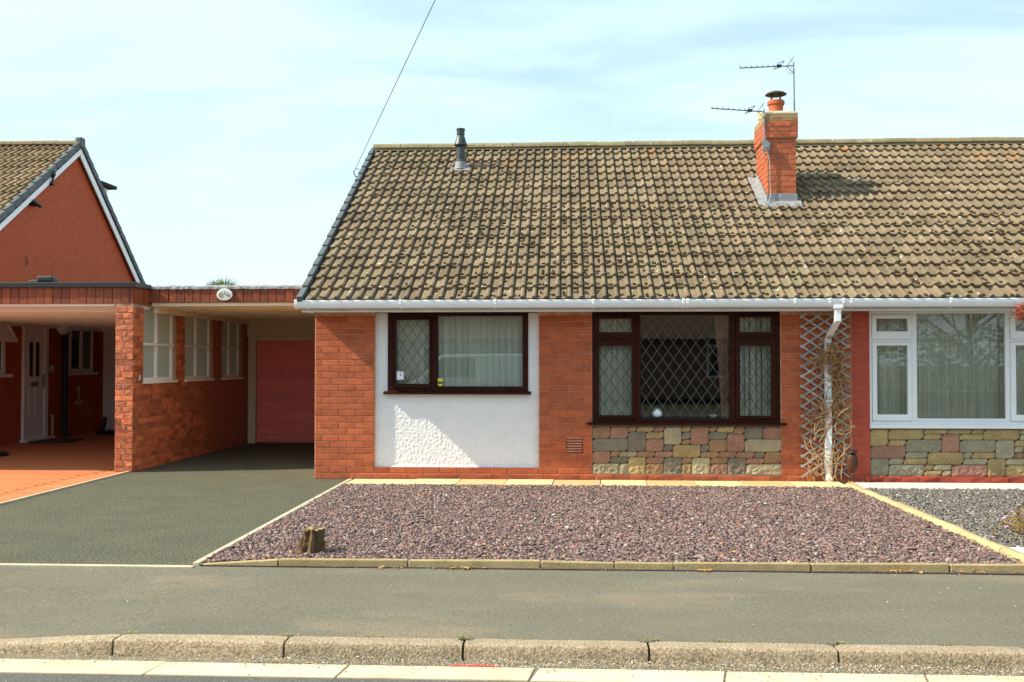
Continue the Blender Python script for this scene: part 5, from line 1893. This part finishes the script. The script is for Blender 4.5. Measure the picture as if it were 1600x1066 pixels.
# ================================================================== STUMP, PLANTS
st = thing('tree_stump', 'short weathered tree stump in the purple slate near the pavement', 'tree stump', (-1.88, 7.36, 0))
b = MB()
n, rows = 54, 20
v = []
for j in range(rows + 1):
    t = j / rows
    for k in range(n):
        th = 2 * math.pi * k / n
        r0 = .098 - .036 * t + .035 * max(0, .25 - t)
        fl = .014 * math.sin(5 * th + 1 + t) + .012 * math.sin(9 * th + 3 * t) + .022 * mnoise.noise(Vector((math.cos(th) * 3, math.sin(th) * 3, t * 2.5))) - .016 * abs(mnoise.noise(Vector((math.cos(th) * 7, math.sin(th) * 7, t * 4))))
        rr = r0 + fl * (1.1 - .3 * t)
        lean = .032 * t
        v.append((-1.888 + lean + rr * math.cos(th), 7.36 + rr * math.sin(th), -.02 + (.205 + .030 * mnoise.noise(Vector((math.cos(th) * 2.6, math.sin(th) * 2.6, 7)))) * t))
f = [(j * n + k, j * n + (k + 1) % n, (j + 1) * n + (k + 1) % n, (j + 1) * n + k) for j in range(rows) for k in range(n)]
top0 = rows * n
b.add(v, f)
b.build('bark', BARK, st, smooth=60)
b = MB()
cv = [Vector(p) for p in v[top0:]]
cen = sum(cv, Vector()) / n
ring2 = [cen + (p - cen) * .55 + Vector((0, 0, random.uniform(-.02, .004))) for p in cv]
b.add([p + Vector((0, 0, .0015)) for p in cv] + ring2 + [cen - Vector((0, 0, .012))], [(k, (k + 1) % n, n + (k + 1) % n, n + k) for k in range(n)] + [(n + k, n + (k + 1) % n, 2 * n) for k in range(n)])
b.build('cut_top', CUTWOOD, st)

fp = thing('flowering_plant', 'low rusty green plant with small purple flowers at the right edge', 'plant', (3.78, 8.25, 0))
b = MB(); c = MB(); d = MB()
for _ in range(1500):
    th, rr = random.uniform(0, 6.28), abs(random.gauss(0, .5))
    if rr > 1.15:
        continue
    x, y = 3.80 + .36 * rr * math.cos(th), 8.3 + .42 * rr * math.sin(th)
    h = .30 * max(.08, 1 - rr * .8) * random.uniform(.3, 1.05) + .03
    s = random.uniform(.010, .022)
    mm = Matrix.Translation((x, y, h)) @ Matrix.Rotation(random.uniform(0, 6.3), 4, 'Z') @ Matrix.Rotation(random.uniform(-1.2, 1.2), 4, 'X')
    tgt = b if random.random() < .90 else c
    if tgt is c:
        mm = mm @ Matrix.Translation((0, 0, .03))
        for q_ in range(5):
            m2 = mm @ Matrix.Rotation(q_ * 1.2566, 4, 'Z')
            c.add([(0, 0, 0), (.009, -.005, .003), (.016, 0, .006), (.009, .005, .003)], [(0, 1, 2, 3)], m2)
    else:
        b.add([(-s, 0, 0), (0, -.45 * s, .2 * s), (s, 0, 0), (0, .45 * s, .2 * s)], [(0, 1, 2, 3)], mm)
    if random.random() < .12:
        d.tube([(3.84 + random.gauss(0, .05), 8.3 + random.gauss(0, .05), 0), (x, y, h)], .0025, 4)
b.build('foliage', mat('rusty_foliage', (.30, .17, .03), (.13, .14, .04), ns=20, rough=.9), fp, kind='stuff')
c.build('flowers', mat('purple_petals', (.48, .22, .55), (.62, .36, .62), ns=30, rough=.8), fp, kind='stuff')
d.build('stem', STRAW, fp)

# red-leaved maple standing just outside the frame; one branch reaches in
mp_ = thing('maple_tree', 'small red leaved maple tree whose branch reaches in at the right edge', 'tree', (5.9, 9.6, 0))
b = MB()
b.tube([(5.9, 9.6, 0), (5.87, 9.58, .8), (5.8, 9.6, 1.5), (5.75, 9.62, 2.1)], [.07, .055, .045, .03], 8)
tips = []
for i in range(12):
    th = i * 2.4
    r_ = random.uniform(.6, 1.05)
    z0_ = random.uniform(1.2, 2.0)
    tip = (5.8 + r_ * math.cos(th), 9.6 + r_ * math.sin(th), z0_ + random.uniform(.2, .9))
    b.tube([(5.83, 9.6, z0_), (5.82 + .5 * r_ * math.cos(th), 9.6 + .5 * r_ * math.sin(th), z0_ + .3), tip], [.022, .014, .005], 6)
    tips += [(tip, .24)] * 2
b.tube([(5.82, 9.6, 1.55), (5.2, 9.55, 2.02), (4.6, 9.5, 2.05), (4.28, 9.5, 1.93)], [.022, .015, .009, .004], 6)
b.build('trunk', mat('maple_bark', (.10, .07, .05), rough=.9), mp_, smooth=50)
b = MB()
tips += [((4.95, 9.52, 2.02), .12), ((4.62, 9.5, 2.02), .09), ((4.42, 9.5, 1.93), .07), ((4.36, 9.5, 1.92), .055), ((4.29, 9.5, 1.91), .065), ((4.27, 9.48, 1.86), .05)] * 6
for (tp, sg) in tips:
    for _ in range(120):
        p = Vector((random.gauss(tp[0], sg), random.gauss(tp[1], sg), random.gauss(tp[2], sg * .55)))
        if sg < .1 and p.x < 4.10:
            continue
        s = random.uniform(.014, .030)
        mm = Matrix.Translation(p) @ Matrix.Rotation(random.uniform(0, 6.3), 4, 'Z') @ Matrix.Rotation(random.uniform(-1.1, 1.1), 4, 'X')
        for k in range(3):
            m2 = mm @ Matrix.Rotation((k - 1) * .8, 4, 'Z')
            b.add([(0, 0, 0), (.5 * s, -.16 * s, 0), (1.25 * s, 0, -.2 * s), (.5 * s, .16 * s, 0)], [(0, 1, 2, 3)], m2)
b.build('crown', mat('maple_leaf', (.34, .065, .038), (.46, .16, .10), ns=12, rough=.7), mp_, kind='stuff')

# palm behind the carport
pl = thing('palm_tree', 'fan palm whose leaf tips show above the carport roof', 'tree', (-8.42, 24, 0))
b = MB(); b.tube([(-8.42, 24, 0), (-8.42, 24, 3.0)], [.12, .10], 10); b.build('trunk', BARK, pl, smooth=50)
for (ang, tilt, ln, green) in ((2.6, .9, .52, 0), (1.9, 1.05, .55, 1), (.45, 1.0, .60, 1), (3.3, .5, .5, 0), (5.2, .4, .5, 1), (4.2, .5, .5, 0), (1.2, .75, .48, 0)):
    d_ = Vector((math.cos(ang) * math.cos(tilt), .3 * math.sin(ang) * math.cos(tilt), math.sin(tilt)))
    b = MB()
    hub = Vector((-8.42, 24, 2.92)) + d_ * ln * .55
    b.tube([(-8.42, 24, 2.92), hub], .012, 5)
    up_ = Vector((0, 1, 0)).cross(d_).normalized()
    for k in range(-8, 9):
        t = k * .16
        dr = (d_ * math.cos(t) + up_ * math.sin(t)).normalized()
        e = hub + dr * ln * random.uniform(.55, .68) + Vector((0, random.uniform(-.05, .05), -.02))
        wv = Vector((0, 1, 0)).cross(dr).normalized() * .013
        mid = (hub + e) / 2
        b.add([hub, mid - wv, e, mid + wv + Vector((0, .01, 0))], [(0, 1, 2, 3)])
    b.build('frond', bpy.data.materials.get('palm_%d' % green) or mat('palm_%d' % green, (.07, .10, .03) if not green else (.15, .22, .03), rough=.6), pl)

# ================================================================== ACROSS THE STREET (seen in the window glass)
op = thing('opposite_bungalow', 'brick bungalow across the street mirrored in the window glass', 'house', (-2, -16, 0))
q = MB(); q.box(-12, 9, -20, -14.5, 0, 2.3); q.build('wall', mat('opposite_brick', (.30, .17, .10), (.25, .13, .08), ns=8, rough=.9), op)
q = MB(); q.extrude([(-13.9, 2.3), (-17.2, 4.6), (-20.6, 2.3)], 0, -12.4, 9.4); q.build('roof', mat('opposite_tile', (.20, .13, .08), (.15, .10, .06), ns=6, rough=.9, bump=.5, bs=12), op)
for xw in (-9.5, -5.6, -2.2, 5.4):
    q = MB(); q.plate((xw, xw + 1.9, .8, 2.1), [(xw + .1, xw + .9, .9, 2.0), (xw + 1.0, xw + 1.8, .9, 2.0)], -14.49, -14.42)
    wv_ = q.build('window', CREAM, op)
    q = MB(); q.box(xw + .08, xw + 1.82, -14.495, -14.47, .88, 2.02); q.build('pane', DARKGLASS, wv_)
hd = thing('opposite_hedge', 'tall green hedge and shrubs across the street mirrored in the right hand window', 'hedge', (13, -9, 0))
b = MB(); c = MB()
for _ in range(9000):
    x = random.uniform(9.2, 24)
    hgt = 2.6 + 1.3 * mnoise.noise(Vector((x * .7, 2, 0))) + .5 * mnoise.noise(Vector((x * 2.3, 5, 0)))
    z = random.uniform(.05, 1) ** .8 * hgt
    y = -8.6 + random.uniform(-.5, .5) + .4 * mnoise.noise(Vector((x, z, 3)))
    s_ = random.uniform(.05, .13)
    mm = Matrix.Translation((x, y, z)) @ Matrix.Rotation(random.uniform(0, 6.3), 4, 'Z') @ Matrix.Rotation(random.uniform(-1.3, 1.3), 4, 'X')
    (b if mnoise.noise(Vector((x * .55, 9, z * .3))) < .18 else c).add([(-s_, 0, 0), (0, -.5 * s_, .1 * s_), (s_, 0, 0), (0, .5 * s_, .1 * s_)], [(0, 1, 2, 3)], mm)
b.build('foliage', mat('hedge_green', (.07, .11, .035), (.12, .15, .05), ns=3, rough=.9), hd, kind='stuff')
c.build('foliage', mat('hedge_yellow', (.24, .22, .05), (.30, .16, .09), ns=2, rough=.9), hd, kind='stuff')
q = MB(); q.box(9.4, 23.8, -9.1, -8.8, -.1, .45); q.build('branches', SOIL, hd)
vn = thing('parked_van', 'white van parked across the street mirrored in the window glass', 'van', (-2.2, -3.2, -.09))
q = MB(); q.extrude([(-4.4, .22), (-4.45, .75), (-3.9, .98), (-3.3, 1.62), (.2, 1.66), (.35, 1.5), (.4, .25)], 1, -3.9, -2.3)
q.build('body', WHITE, vn, bevel=.05)
q = MB(); q.extrude([(-3.75, 1.02), (-3.25, 1.52), (-2.4, 1.54), (-2.4, 1.02)], 1, -2.305, -2.285)
q.build('side_window', DARKGLASS, vn)
for xx in (-3.6, -.5):
    for yy in (-2.42, -3.78):
        q = MB(); q.tube([(xx, yy - .1, .23), (xx, yy + .1, .23)], .31, 20); q.build('wheel', BLACK, vn, smooth=40)

bpy.context.view_layer.update()
